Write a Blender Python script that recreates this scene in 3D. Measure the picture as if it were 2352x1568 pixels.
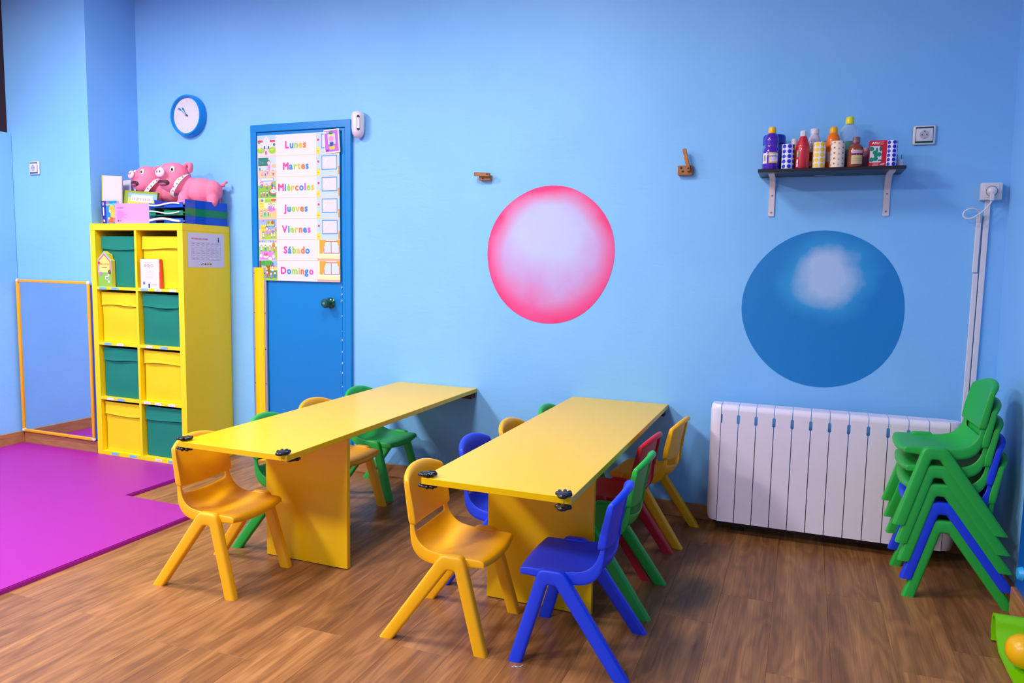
import bpy, bmesh, math, random
from mathutils import Vector, Matrix, Euler
rad = math.radians
random.seed(7)
for o in list(bpy.data.objects):
    bpy.data.objects.remove(o, do_unlink=True)
scene = bpy.context.scene
COL = scene.collection

# ------------------------------------------------------------------ camera
CAM = (.9635, -3.8249, 1.2713); YAW, PITCH, ROLL, FPX = -.3719, .1003, .0191, 1709.1
fw = Vector((math.sin(YAW)*math.cos(PITCH), math.cos(YAW)*math.cos(PITCH), -math.sin(PITCH)))
r0 = Vector((math.cos(YAW), -math.sin(YAW), 0)); u0 = r0.cross(fw)
rt = r0*math.cos(ROLL)+u0*math.sin(ROLL); up = -r0*math.sin(ROLL)+u0*math.cos(ROLL)
cd = bpy.data.cameras.new('camera'); cam = bpy.data.objects.new('camera', cd); COL.objects.link(cam)
cd.sensor_fit = 'HORIZONTAL'; cd.sensor_width = 36; cd.lens = FPX/2352*36; cd.clip_start = .05
M = Matrix.Identity(4)
for i in range(3):
    M[i][0], M[i][1], M[i][2], M[i][3] = rt[i], up[i], -fw[i], CAM[i]
cam.matrix_world = M
scene.camera = cam

# ------------------------------------------------------------------ world, exposure
w = bpy.data.worlds.new('world'); scene.world = w; w.use_nodes = True
w.node_tree.nodes['Background'].inputs[0].default_value = (.8, .85, 1, 1)
w.node_tree.nodes['Background'].inputs[1].default_value = .1
vs = scene.view_settings
vs.view_transform = 'Standard'; vs.look = 'None'; vs.gamma = 1; vs.use_curve_mapping = False; vs.exposure = 0.2
CEIL = 3.02
LIGHT_COL = (1.0, .965, .975)
LAMPS = [(-2.75, -2.0, 60), (-.6, -1.7, 33), (-2.75, -4.3, 125), (-.6, -4.2, 44)]   # ceiling panels: x, y, watts

# ------------------------------------------------------------------ helpers
def lin(c):
    return tuple((v/255/12.92 if v/255 <= .04045 else ((v/255+.055)/1.055)**2.4) for v in c[:3])
_m = {}
def mat(name, rgb, rough=.5, metal=0, spec=.5, coat=0, bump=0, bscale=200, trans=0, alpha=1, emit=0):
    if name in _m: return _m[name]
    m = bpy.data.materials.new(name); m.use_nodes = True; nt = m.node_tree; b = nt.nodes['Principled BSDF']
    b.inputs['Base Color'].default_value = (*lin(rgb), 1); b.inputs['Roughness'].default_value = rough
    b.inputs['Metallic'].default_value = metal; b.inputs['Specular IOR Level'].default_value = spec
    b.inputs['Coat Weight'].default_value = coat; b.inputs['Transmission Weight'].default_value = trans
    b.inputs['Alpha'].default_value = alpha
    if emit:
        b.inputs['Emission Color'].default_value = (*LIGHT_COL, 1); b.inputs['Emission Strength'].default_value = emit
    n = nt.nodes.new('ShaderNodeTexNoise'); n.inputs['Scale'].default_value = bscale; n.inputs['Detail'].default_value = 4
    tc = nt.nodes.new('ShaderNodeTexCoord'); nt.links.new(tc.outputs['Object'], n.inputs['Vector'])
    if bump:
        bp = nt.nodes.new('ShaderNodeBump'); bp.inputs['Strength'].default_value = bump; bp.inputs['Distance'].default_value = .002
        nt.links.new(n.outputs['Fac'], bp.inputs['Height']); nt.links.new(bp.outputs['Normal'], b.inputs['Normal'])
    else:                                   # faint roughness grain so no surface is perfectly even
        mr = nt.nodes.new('ShaderNodeMapRange'); mr.inputs['To Min'].default_value = max(0, rough-.015); mr.inputs['To Max'].default_value = min(1, rough+.015)
        nt.links.new(n.outputs['Fac'], mr.inputs['Value']); nt.links.new(mr.outputs['Result'], b.inputs['Roughness'])
    _m[name] = m
    return m

def clear_plastic(name, tint=(235, 240, 250), k=.82):
    if name in _m: return _m[name]
    m = bpy.data.materials.new(name); m.use_nodes = True; nt = m.node_tree; nt.nodes.clear()
    out = nt.nodes.new('ShaderNodeOutputMaterial'); mx = nt.nodes.new('ShaderNodeMixShader')
    t = nt.nodes.new('ShaderNodeBsdfTransparent'); t.inputs[0].default_value = (*lin(tint), 1)
    g = nt.nodes.new('ShaderNodeBsdfPrincipled'); g.inputs['Base Color'].default_value = (*lin(tint), 1); g.inputs['Roughness'].default_value = .08
    lw = nt.nodes.new('ShaderNodeLayerWeight'); lw.inputs[0].default_value = .35
    mr = nt.nodes.new('ShaderNodeMapRange'); mr.inputs['To Min'].default_value = 1-k; mr.inputs['To Max'].default_value = .75
    nt.links.new(lw.outputs['Facing'], mr.inputs['Value']); nt.links.new(mr.outputs['Result'], mx.inputs[0])
    nt.links.new(t.outputs[0], mx.inputs[1]); nt.links.new(g.outputs[0], mx.inputs[2]); nt.links.new(mx.outputs[0], out.inputs[0])
    _m[name] = m
    return m

def print_mat(name='printed_paper', rough=.55):
    if name in _m: return _m[name]
    m = bpy.data.materials.new(name); m.use_nodes = True; nt = m.node_tree; b = nt.nodes['Principled BSDF']
    a = nt.nodes.new('ShaderNodeAttribute'); a.attribute_name = 'Col'
    nt.links.new(a.outputs['Color'], b.inputs['Base Color']); b.inputs['Roughness'].default_value = rough
    _m[name] = m
    return m

class MB:
    """collects shapes, builds ONE mesh"""
    def __init__(s): s.v = []; s.f = []; s.mi = []
    def add(s, vs, fs, mi=0, M=None):
        b = len(s.v)
        s.v += [tuple(M @ Vector(p)) if M else tuple(p) for p in vs]
        s.f += [tuple(b+i for i in f) for f in fs]; s.mi += [mi]*len(fs)
        return s
    def bm(s, bm, mi=0, M=None):
        bm.verts.index_update()
        s.add([v.co[:] for v in bm.verts], [[v.index for v in f.verts] for f in bm.faces], mi, M); bm.free(); return s
    def box(s, lo, hi, bev=0, seg=2, mi=0, M=None):
        bm = bmesh.new(); bmesh.ops.create_cube(bm, size=1)
        for v in bm.verts:
            v.co = Vector([(lo[i]+hi[i])/2+v.co[i]*(hi[i]-lo[i]) for i in range(3)])
        if bev: bmesh.ops.bevel(bm, geom=list(bm.edges), offset=bev, segments=seg, profile=.5, affect='EDGES')
        return s.bm(bm, mi, M)
    def lathe(s, prof, n=28, c=(0, 0, 0), mi=0, M=None, sx=1, sy=1):
        vs = []; fs = []
        for (r, z) in prof:
            for k in range(n):
                a = 2*math.pi*k/n; vs.append((c[0]+r*math.cos(a)*sx, c[1]+r*math.sin(a)*sy, c[2]+z))
        for i in range(len(prof)-1):
            for k in range(n):
                k2 = (k+1) % n; fs.append((i*n+k, i*n+k2, (i+1)*n+k2, (i+1)*n+k))
        if prof[0][0] > 1e-5: fs.append(tuple(range(n))[::-1])
        if prof[-1][0] > 1e-5: fs.append(tuple((len(prof)-1)*n+k for k in range(n)))
        return s.add(vs, fs, mi, M)
    def tube(s, path, r, n=10, mi=0, M=None, flat=1):
        P = [Vector(p) for p in path]; vs = []; fs = []; ref = None
        for i, p in enumerate(P):
            t = (P[min(i+1, len(P)-1)]-P[max(i-1, 0)]).normalized()
            if ref is None: ref = Vector((0, 0, 1)) if abs(t.z) < .9 else Vector((1, 0, 0))
            a = t.cross(ref).normalized(); b = a.cross(t).normalized(); ref = b
            rr = r[i] if isinstance(r, (list, tuple)) else r
            for k in range(n):
                an = 2*math.pi*k/n; vs.append(p+a*rr*math.cos(an)+b*rr*flat*math.sin(an))
        for i in range(len(P)-1):
            for k in range(n):
                k2 = (k+1) % n; fs.append((i*n+k, i*n+k2, (i+1)*n+k2, (i+1)*n+k))
        fs.append(tuple(range(n))[::-1]); fs.append(tuple((len(P)-1)*n+k for k in range(n)))
        return s.add(vs, fs, mi, M)
    def prism(s, pts, y0, y1, mi=0, M=None):
        """outline in (x,z) extruded along y"""
        n = len(pts); vs = [(x, y0, z) for x, z in pts]+[(x, y1, z) for x, z in pts]
        fs = [tuple(range(n)), tuple(range(n, 2*n))[::-1]]+[(i, n+i, n+(i+1) % n, (i+1) % n) for i in range(n)]
        return s.add(vs, fs, mi, M)
    def ball(s, c, r, n=16, m=10, mi=0, M=None, rot=None):
        vs = []; fs = []
        rx, ry, rz = (r, r, r) if not isinstance(r, (tuple, list)) else r
        for i in range(m+1):
            th = math.pi*i/m
            for k in range(n):
                a = 2*math.pi*k/n
                p = Vector((rx*math.sin(th)*math.cos(a), ry*math.sin(th)*math.sin(a), rz*math.cos(th)))
                if rot: p = rot @ p
                vs.append(p+Vector(c))
        for i in range(m):
            for k in range(n):
                k2 = (k+1) % n; fs.append((i*n+k, (i+1)*n+k, (i+1)*n+k2, i*n+k2))
        return s.add(vs, fs, mi, M)
    def mesh(s, name, mats, smooth=True, ang=35):
        me = bpy.data.meshes.new(name); me.from_pydata(s.v, [], s.f)
        bm = bmesh.new(); bm.from_mesh(me)
        for i, f in enumerate(bm.faces): f.material_index = s.mi[i]
        bmesh.ops.remove_doubles(bm, verts=list(bm.verts), dist=1e-6)
        bmesh.ops.recalc_face_normals(bm, faces=list(bm.faces)); bm.to_mesh(me); bm.free()
        for m_ in (mats if isinstance(mats, (list, tuple)) else [mats]): me.materials.append(m_)
        if smooth:
            me.polygons.foreach_set('use_smooth', [True]*len(me.polygons)); me.set_sharp_from_angle(angle=rad(ang))
        return me
    def build(s, name, mats, parent=None, smooth=True, ang=35, **k):
        return obj(name, s.mesh(name, mats, smooth, ang), parent, **k)

def obj(name, data, parent=None, loc=None, rot=None, **k):
    o = bpy.data.objects.new(name, data); COL.objects.link(o)
    if parent: o.parent = parent
    if loc: o.location = loc
    if rot: o.rotation_euler = rot
    tag(o, **k)
    return o
def tag(o, label=None, cat=None, group=None, kind=None):
    if label: o['label'] = label
    if cat: o['category'] = cat
    if group: o['group'] = group
    if kind: o['kind'] = kind
    return o
def thing(name, label, cat, loc=(0, 0, 0), rot=(0, 0, 0), group=None):
    return obj(name, None, None, loc, rot, label=label, cat=cat, group=group)
def copy_tree(o, parent=None):
    c = o.copy(); COL.objects.link(c)
    if parent: c.parent = parent
    for ch in list(o.children): copy_tree(ch, c)
    return c
def baked(mb, name, mats, mods, ang=60):
    """mesh with modifiers applied"""
    o = mb.build(name+'_tmp', mats)
    for typ, kw in mods:
        md = o.modifiers.new(typ, typ)
        for k, v in kw.items(): setattr(md, k, v)
    dg = bpy.context.evaluated_depsgraph_get()
    me = bpy.data.meshes.new_from_object(o.evaluated_get(dg)); old = o.data
    bpy.data.objects.remove(o, do_unlink=True); bpy.data.meshes.remove(old)
    me.name = name
    me.polygons.foreach_set('use_smooth', [True]*len(me.polygons)); me.set_sharp_from_angle(angle=rad(ang))
    return me

_gl = {}
def glyph(ch, bold):
    if (ch, bold) not in _gl:
        cu = bpy.data.curves.new('g', 'FONT'); cu.body = ch; cu.size = 1; cu.offset = bold; cu.resolution_u = 3; cu.fill_mode = 'FRONT'
        o = bpy.data.objects.new('g', cu); COL.objects.link(o)
        me = bpy.data.meshes.new_from_object(o.evaluated_get(bpy.context.evaluated_depsgraph_get()))
        vs = [v.co[:2] for v in me.vertices]; fs = [tuple(p.vertices) for p in me.polygons]
        bpy.data.objects.remove(o, do_unlink=True); bpy.data.curves.remove(cu); bpy.data.meshes.remove(me)
        w_ = (max(v[0] for v in vs) if vs else .3)
        _gl[(ch, bold)] = (vs, fs, w_)
    return _gl[(ch, bold)]

class PR:
    """flat print: coloured shapes laid over each other; u right, v up, facing -Y"""
    def __init__(s, step=.0002): s.v = []; s.f = []; s.c = []; s.l = 0; s.step = step
    def raw(s, vs, fs, c):
        s.e = (getattr(s, 'e', 0)+1) % 40
        b = len(s.v); s.v += [(x, y, s.l+s.e*.02) for x, y in vs]; s.f += [tuple(b+i for i in f) for f in fs]; s.c += [c]*len(fs)
    def up(s): s.l += 1; return s
    def rect(s, u0, v0, u1, v1, c, n=1):
        for i in range(n):
            a, b = u0+(u1-u0)*i/n, u0+(u1-u0)*(i+1)/n; s.raw([(a, v0), (b, v0), (b, v1), (a, v1)], [(0, 1, 2, 3)], c)
        return s
    def poly(s, pts, c): s.raw(pts, [tuple(range(len(pts)))], c); return s
    def disc(s, u, v, ru, c, rv=None, n=16):
        rv = rv or ru
        s.raw([(u, v)]+[(u+ru*math.cos(2*math.pi*k/n), v+rv*math.sin(2*math.pi*k/n)) for k in range(n)], [(0, 1+k, 1+(k+1) % n) for k in range(n)], c); return s
    def star(s, u, v, r, c, n=5):
        s.raw([(u, v)]+[(u+(r if k % 2 == 0 else r*.45)*math.sin(math.pi*k/n), v+(r if k % 2 == 0 else r*.45)*math.cos(math.pi*k/n)) for k in range(2*n)], [(0, 1+(k+1) % (2*n), 1+k) for k in range(2*n)], c); return s
    def line(s, u0, v0, u1, v1, w_, c):
        d = Vector((u1-u0, v1-v0)); 
        if d.length < 1e-9: return s
        n = Vector((-d.y, d.x)).normalized()*w_/2
        return s.poly([(u0-n.x, v0-n.y), (u1-n.x, v1-n.y), (u1+n.x, v1+n.y), (u0+n.x, v0+n.y)], c)
    def frame(s, u0, v0, u1, v1, w_, c):
        s.rect(u0, v0, u1, v0+w_, c); s.rect(u0, v1-w_, u1, v1, c); s.rect(u0, v0, u0+w_, v1, c); s.rect(u1-w_, v0, u1, v1, c); return s
    def text(s, t, u, v, size, cols, bold=.02, track=.06, center=True, rot=0, sx=1):
        if not isinstance(cols, list): cols = [cols]
        adv = []; tot = 0
        for ch in t:
            w_ = .28 if ch == ' ' else glyph(ch, 0)[2]+track+bold
            adv.append(tot); tot += w_
        off = -tot/2 if center else 0; ca, sa = math.cos(rot), math.sin(rot)
        k = 0
        for i, ch in enumerate(t):
            if ch == ' ': continue
            vs, fs, _ = glyph(ch, 0)
            for q in range(9 if bold else 1):           # struck several times side by side for a bold, round letter
                ox, oy = (0, 0) if q == 0 else (bold*math.cos(q*math.pi/4), bold*math.sin(q*math.pi/4))
                pts = [((x+ox+adv[i]+off)*size*sx, (y+oy)*size) for x, y in vs]
                s.raw([(u+a*ca-b*sa, v+a*sa+b*ca) for a, b in pts], fs, cols[k % len(cols)])
            k += 1
        return s
    def scribble(s, u, v, w_, h, c, seed=0):
        rn = random.Random(seed); x = 0; px, py = u, v
        while x < w_:
            x += w_*.09; nx, ny = u+x, v+rn.uniform(-h, h); s.line(px, py, nx, ny, h*.35, c); px, py = nx, ny
        return s
    def mesh(s, name, m=None, fn=None):
        me = bpy.data.meshes.new(name)
        vs = [fn(u, v, l*s.step) if fn else (u, -l*s.step, v) for u, v, l in s.v]
        me.from_pydata(vs, [], s.f)
        at = me.attributes.new('Col', 'FLOAT_COLOR', 'FACE')
        for i, c in enumerate(s.c): at.data[i].color = (*lin(c), 1)
        me.materials.append(m or print_mat())
        return me
    def build(s, name, parent=None, m=None, fn=None, **k): return obj(name, s.mesh(name, m, fn), parent, **k)
def wrap(r, cx=0, cy=0, z=0, a0=0):
    """print onto a cylinder standing at (cx,cy,z); u=0 faces -Y turned by a0"""
    return lambda u, v, d: (cx+(r+.0004+d)*math.sin(u/r+a0), cy-(r+.0004+d)*math.cos(u/r+a0), z+v)

# ------------------------------------------------------------------ materials
def wall_material():
    m = bpy.data.materials.new('blue_wall_paint'); m.use_nodes = True; nt = m.node_tree; b = nt.nodes['Principled BSDF']
    tc = nt.nodes.new('ShaderNodeTexCoord')
    n1 = nt.nodes.new('ShaderNodeTexNoise'); n1.inputs['Scale'].default_value = 2.2; n1.inputs['Detail'].default_value = 6
    n2 = nt.nodes.new('ShaderNodeTexNoise'); n2.inputs['Scale'].default_value = 120; n2.inputs['Detail'].default_value = 3
    n3 = nt.nodes.new('ShaderNodeTexNoise'); n3.inputs['Scale'].default_value = 9; n3.inputs['Detail'].default_value = 5; n3.inputs['Distortion'].default_value = 1.2
    mp = nt.nodes.new('ShaderNodeMapping'); mp.inputs['Scale'].default_value = (1, 1, 2.6)
    for n in (n1, n2): nt.links.new(tc.outputs['Object'], n.inputs['Vector'])
    nt.links.new(tc.outputs['Object'], mp.inputs['Vector']); nt.links.new(mp.outputs[0], n3.inputs['Vector'])
    cr = nt.nodes.new('ShaderNodeValToRGB'); cr.color_ramp.elements[0].position = .3; cr.color_ramp.elements[1].position = .7
    cr.color_ramp.elements[0].color = (*lin(WALL_A), 1); cr.color_ramp.elements[1].color = (*lin(WALL_B), 1)
    nt.links.new(n1.outputs['Fac'], cr.inputs[0]); nt.links.new(cr.outputs[0], b.inputs['Base Color'])
    b.inputs['Roughness'].default_value = .55
    ad = nt.nodes.new('ShaderNodeMath'); ad.operation = 'MULTIPLY_ADD'; ad.inputs[1].default_value = 3.5
    nt.links.new(n3.outputs['Fac'], ad.inputs[0]); nt.links.new(n2.outputs['Fac'], ad.inputs[2])
    bp = nt.nodes.new('ShaderNodeBump'); bp.inputs['Strength'].default_value = .07; bp.inputs['Distance'].default_value = .004
    nt.links.new(ad.outputs[0], bp.inputs['Height']); nt.links.new(bp.outputs[0], b.inputs['Normal'])
    return m
WALL_A, WALL_B = (124, 190, 246), (132, 196, 250)
M_WALL = wall_material()

def wood_material(name, ramp, objrand=True, rough=.38, axis='Y'):
    m = bpy.data.materials.new(name); m.use_nodes = True; nt = m.node_tree; b = nt.nodes['Principled BSDF']; L = nt.links
    tc = nt.nodes.new('ShaderNodeTexCoord'); oi = nt.nodes.new('ShaderNodeObjectInfo')
    mul = nt.nodes.new('ShaderNodeVectorMath'); mul.operation = 'SCALE'; mul.inputs[0].default_value = (7.3, 13.1, 3.7); L.new(oi.outputs['Random'], mul.inputs['Scale'])
    add = nt.nodes.new('ShaderNodeVectorMath'); L.new(tc.outputs['Object'], add.inputs[0]); L.new(mul.outputs[0], add.inputs[1])
    mp = nt.nodes.new('ShaderNodeMapping'); mp.inputs['Scale'].default_value = {'Y': (11, .75, 11), 'X': (.75, 11, 11)}[axis]; L.new(add.outputs[0], mp.inputs[0])
    n1 = nt.nodes.new('ShaderNodeTexNoise'); n1.inputs['Scale'].default_value = 1; n1.inputs['Detail'].default_value = 7; n1.inputs['Roughness'].default_value = .62; n1.inputs['Distortion'].default_value = .8
    L.new(mp.outputs[0], n1.inputs['Vector'])
    mp2 = nt.nodes.new('ShaderNodeMapping'); mp2.inputs['Scale'].default_value = {'Y': (170, 3.5, 170), 'X': (3.5, 170, 170)}[axis]; L.new(add.outputs[0], mp2.inputs[0])
    n2 = nt.nodes.new('ShaderNodeTexNoise'); n2.inputs['Scale'].default_value = 1; n2.inputs['Detail'].default_value = 5; n2.inputs['Distortion'].default_value = .6; L.new(mp2.outputs[0], n2.inputs['Vector'])
    mp3 = nt.nodes.new('ShaderNodeMapping'); mp3.inputs['Scale'].default_value = {'Y': (9, 1.5, 9), 'X': (1.5, 9, 9)}[axis]; L.new(add.outputs[0], mp3.inputs[0])
    n3 = nt.nodes.new('ShaderNodeTexNoise'); n3.inputs['Scale'].default_value = 1; n3.inputs['Detail'].default_value = 2; L.new(mp3.outputs[0], n3.inputs['Vector'])
    wv = nt.nodes.new('ShaderNodeMath'); wv.operation = 'MULTIPLY'; wv.inputs[1].default_value = 16; L.new(n3.outputs['Fac'], wv.inputs[0])
    sn = nt.nodes.new('ShaderNodeMath'); sn.operation = 'SINE'
    w2 = nt.nodes.new('ShaderNodeMath'); w2.operation = 'MULTIPLY'; w2.inputs[1].default_value = 3.14; L.new(wv.outputs[0], w2.inputs[0]); L.new(w2.outputs[0], sn.inputs[0])
    s0 = nt.nodes.new('ShaderNodeMath'); s0.operation = 'MULTIPLY_ADD'; s0.inputs[1].default_value = .85; s0.inputs[2].default_value = .12; L.new(n1.outputs['Fac'], s0.inputs[0])
    s1 = nt.nodes.new('ShaderNodeMath'); s1.operation = 'MULTIPLY_ADD'; s1.inputs[1].default_value = .06; L.new(sn.outputs[0], s1.inputs[0]); L.new(s0.outputs[0], s1.inputs[2])
    pr_ = nt.nodes.new('ShaderNodeMapRange'); pr_.inputs['From Min'].default_value = .30; pr_.inputs['From Max'].default_value = .55; pr_.inputs['To Min'].default_value = .0; pr_.inputs['To Max'].default_value = 1; L.new(n2.outputs['Fac'], pr_.inputs['Value'])
    s2 = nt.nodes.new('ShaderNodeMath'); s2.operation = 'MULTIPLY_ADD'; s2.inputs[1].default_value = .13; L.new(pr_.outputs['Result'], s2.inputs[0]); L.new(s1.outputs[0], s2.inputs[2])
    s3 = nt.nodes.new('ShaderNodeMath'); s3.operation = 'MULTIPLY_ADD'; s3.inputs[1].default_value = .15; L.new(oi.outputs['Random'], s3.inputs[0]); L.new(s2.outputs[0], s3.inputs[2])
    s4 = nt.nodes.new('ShaderNodeMath'); s4.operation = 'SUBTRACT'; s4.inputs[1].default_value = .24; L.new(s3.outputs[0], s4.inputs[0])
    cr = nt.nodes.new('ShaderNodeValToRGB'); els = cr.color_ramp.elements
    for i, (p, c) in enumerate(ramp):
        e = els[i] if i < 2 else els.new(p)
        e.position = p; e.color = (*lin(c), 1)
    L.new((s4 if objrand else s2).outputs[0], cr.inputs[0]); L.new(cr.outputs[0], b.inputs['Base Color'])
    b.inputs['Roughness'].default_value = rough; b.inputs['Specular IOR Level'].default_value = .35
    bp = nt.nodes.new('ShaderNodeBump'); bp.inputs['Strength'].default_value = .12; bp.inputs['Distance'].default_value = .001
    L.new(n2.outputs['Fac'], bp.inputs['Height']); L.new(bp.outputs[0], b.inputs['Normal'])
    return m
M_FLOOR = wood_material('laminate_oak', [(.14, (96, 60, 36)), (.84, (198, 142, 84)), (.40, (134, 87, 49)), (.60, (164, 111, 64))])
M_SKIRT = wood_material('skirting_oak', [(.2, (120, 74, 44)), (.8, (186, 128, 82))], objrand=False, axis='X')
M_SKIRTY = wood_material('skirting_oak_side', [(.2, (120, 74, 44)), (.8, (186, 128, 82))], objrand=False, axis='Y')
M_HOOK = wood_material('hook_wood', [(.2, (110, 66, 34)), (.8, (182, 118, 66))], objrand=False, axis='X')
M_WHITE = mat('white_ceiling', (214, 212, 214), .8)
M_DOOR = mat('door_blue_gloss', (0, 122, 196), .32)
M_CASING = mat('casing_blue_gloss', (0, 126, 200), .34)
M_YCAB = mat('cabinet_yellow', (250, 216, 0), .42)
M_YTAB = mat('table_yellow', (242, 192, 2), .28, spec=.28)
M_YEDGE = mat('table_edge_yellow', (238, 186, 6), .3)
M_WPL = mat('white_plastic', (222, 216, 224), .3)
M_DARK = mat('dark_plastic', (22, 22, 26), .4)
M_BLACK = mat('black_rubber', (16, 16, 24), .28)
M_ALU = mat('aluminium', (190, 180, 185), .38, metal=.6)
M_STEEL = mat('screw_steel', (150, 150, 155), .35, metal=.8)
CHAIRM = {'yellow': mat('chair_yellow', (248, 178, 0), .42, bump=.15, bscale=900),
          'green': mat('chair_green', (36, 174, 62), .42, bump=.15, bscale=900),
          'blue': mat('chair_blue', (20, 62, 226), .42, bump=.15, bscale=900),
          'red': mat('chair_red', (206, 26, 44), .42, bump=.15, bscale=900)}

# ================================================================== ROOM
XL, XR, COLX, COLY = -3.94, 1.775, -3.2414, -.3765
YB = -6.4
fl = MB().box((-4.6, YB, -.12), (2.5, .1, -.012)).build('floor', M_FLOOR, smooth=False, kind='structure')
tag(fl, 'brown oak laminate floor')
PW, PL, X0 = .1945, 1.285, .722
ends = {0: -.88, 1: -1.42, 2: -.71, 3: -1.24, 4: -1.02, 5: -.55, -8: -2.007, -7: -1.76, -1: -1.15, -2: -.62, -3: -1.0, -4: -1.33, -5: -.45, -6: -.95, -9: -.75, -10: -1.2}
_pl = {}
def plank_mesh(wd, ln):
    k = (round(wd, 4), round(ln, 3))
    if k not in _pl:
        g = .0002
        _pl[k] = MB().box((g, -ln+g, -.012), (wd-g, -g, 0), .0004, 1).mesh('plank', M_FLOOR, smooth=False)
    return _pl[k]
rp = random.Random(3)
for c in range(-24, 6):
    x = X0+c*PW; e = ends.get(c, -rp.uniform(.2, 1.25))
    while e+PL < 0: e += PL
    if x+PW > XR+.01: wd = XR+.01-x
    else: wd = PW
    if wd < .02: continue
    cuts = [0.0, e]
    while cuts[-1] > -3.3: cuts.append(cuts[-1]-PL)
    for a, b in zip(cuts, cuts[1:]):
        if a-b < .02: continue
        obj('plank', plank_mesh(wd, a-b), fl, loc=(x, a, 0))
# ceiling
MB().box((-4.6, YB, CEIL), (2.5, .1, CEIL+.1)).build('ceiling', M_WHITE, smooth=False, kind='structure')
# walls
MB().box((COLX, 0, -.01), (2.3, .12, CEIL)).build('wall_back', M_WALL, smooth=False, kind='structure')
MB().box((-4.5, COLY, -.01), (COLX, .12, CEIL)).build('wall_alcove', M_WALL, smooth=False, kind='structure')
MB().box((-4.5, YB, -.01), (XL, COLY-.0, 2.08), .004, 1).build('wall_left', M_WALL, smooth=False, kind='structure')
M_MAROON = mat('maroon_wood', (48, 10, 18), .5)
MB().box((-4.5, YB, 2.08), (-3.978, COLY, CEIL)).build('trim_1', M_MAROON, smooth=False, kind='structure')
# right wall: leans a little, as its corner does in the photo
def rx(z): return 1.787-.0126*z
MB().add([(rx(0), 0.05, -.01), (rx(0), YB, -.01), (2.3, YB, -.01), (2.3, .05, -.01), (rx(CEIL), .05, CEIL), (rx(CEIL), YB, CEIL), (2.3, YB, CEIL), (2.3, .05, CEIL)],
         [(0, 1, 5, 4), (1, 2, 6, 5), (2, 3, 7, 6), (3, 0, 4, 7), (4, 5, 6, 7), (0, 3, 2, 1)]).build('wall_right', M_WALL, smooth=False, kind='structure')
MB().box((-4.5, YB-.12, -.01), (2.4, YB, CEIL)).build('wall_rear', mat('rear_wall_white', (176, 176, 182), .7), smooth=False, kind='structure')
# baseboards
BH = .078
MB().box((-1.556, -.014, 0), (rx(0), 0, BH), .003, 1).build('baseboard_back', M_SKIRT, smooth=False, kind='structure')
MB().box((XL, COLY-.014, 0), (COLX, COLY, .098), .003, 1).build('baseboard_alcove', M_SKIRT, smooth=False, kind='structure')
MB().box((XL, YB, 0), (XL+.014, COLY-.014, .098), .003, 1).build('baseboard_left', M_SKIRTY, smooth=False, kind='structure')
MB().box((rx(0)-.014, -.600, 0), (rx(0), -.014, BH), .003, 1).build('baseboard_right', M_SKIRTY, smooth=False, kind='structure')
# blue pilaster on the right wall with its own skirting
MB().box((1.765, -1.9, .105), (1.80, -.615, 2.9), .004, 1).build('trim_2', mat('pilaster_blue', (0, 92, 190), .4), smooth=False, kind='structure')
MB().box((1.752, -1.9, 0), (1.79, -.605, .105), .003, 1).build('baseboard_pilaster', M_SKIRTY, smooth=False, kind='structure')

# ceiling light panels
for i, (x, y, wt) in enumerate(LAMPS):
    where = ['near the clock', 'in front of the painted balls', 'far from the clock behind the camera', 'behind the camera on the right'][i]
    t = thing('ceiling_light', 'square white ceiling light panel '+where, 'ceiling light', (x, y, CEIL), group='ceiling light panels')
    mb = MB()
    for a in (-1, 1):
        mb.box((a*.30-.012, -.312, -.03), (a*.30+.012, .312, 0)); mb.box((-.312, a*.30-.012, -.03), (.312, a*.30+.012, 0))
    mb.build('frame', M_WPL, t, smooth=False)
    MB().box((-.288, -.288, -.012), (.288, .288, -.004)).build('diffuser', mat('lit_diffuser', (255, 255, 255), .5, emit=6), t, smooth=False)
    ld = bpy.data.lights.new('panel_light', 'AREA'); ld.shape = 'SQUARE'; ld.size = .57; ld.energy = wt; ld.color = LIGHT_COL
    lo = bpy.data.objects.new('panel_light', ld); COL.objects.link(lo); lo.parent = t; lo.location = (0, 0, -.032)

# ================================================================== DOOR
d = obj('door_1', None, kind='structure'); tag(d, 'blue painted door with casing')
DX0, DX1, DZ = -2.2946, -1.5585, 2.112
cas = MB()
cas.box((DX0, -.022, 0), (DX0+.045, 0, DZ), .004, 1); cas.box((DX1-.045, -.022, 0), (DX1, 0, DZ), .004, 1); cas.box((DX0, -.0225, DZ-.045), (DX1, 0, DZ), .004, 1)
cas.build('door_frame', M_CASING, d, smooth=False)
cs = MB()
cs.box((DX0+.047, -.014, 0), (DX0+.068, 0, DZ-.047), .002, 1); cs.box((DX1-.068, -.014, 0), (DX1-.047, 0, DZ-.047), .002, 1); cs.box((DX0+.047, -.0145, DZ-.068), (DX1-.047, 0, DZ-.047), .002, 1)
cs.build('door_stop', M_CASING, d, smooth=False)
leaf = MB().box((DX0+.070, -.0105, .008), (DX1-.070, 0, DZ-.071), .002, 1).build('door_leaf', M_DOOR, d, smooth=False)
M_KNOB = mat('green_enamel', (0, 72, 50), .15, coat=.4)
kz = 1.03; Mk = Matrix.Translation((-1.712, -.0105, kz)) @ Matrix.Rotation(rad(90), 4, 'X')
kn = MB().lathe([(.0, 0), (.033, 0), (.033, .004), (.027, .010), (.014, .014), (.0125, .03), (.017, .036), (.026, .042), (.029, .052), (.028, .062), (.022, .069), (.010, .071), (0, .071)], 28, M=Mk).build('door_knob', M_KNOB, leaf)
MB().lathe([(0, .0708), (.008, .0708), (.008, .0725), (0, .0728)], 16, M=Mk).build('lock_cylinder', M_STEEL, kn)
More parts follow.
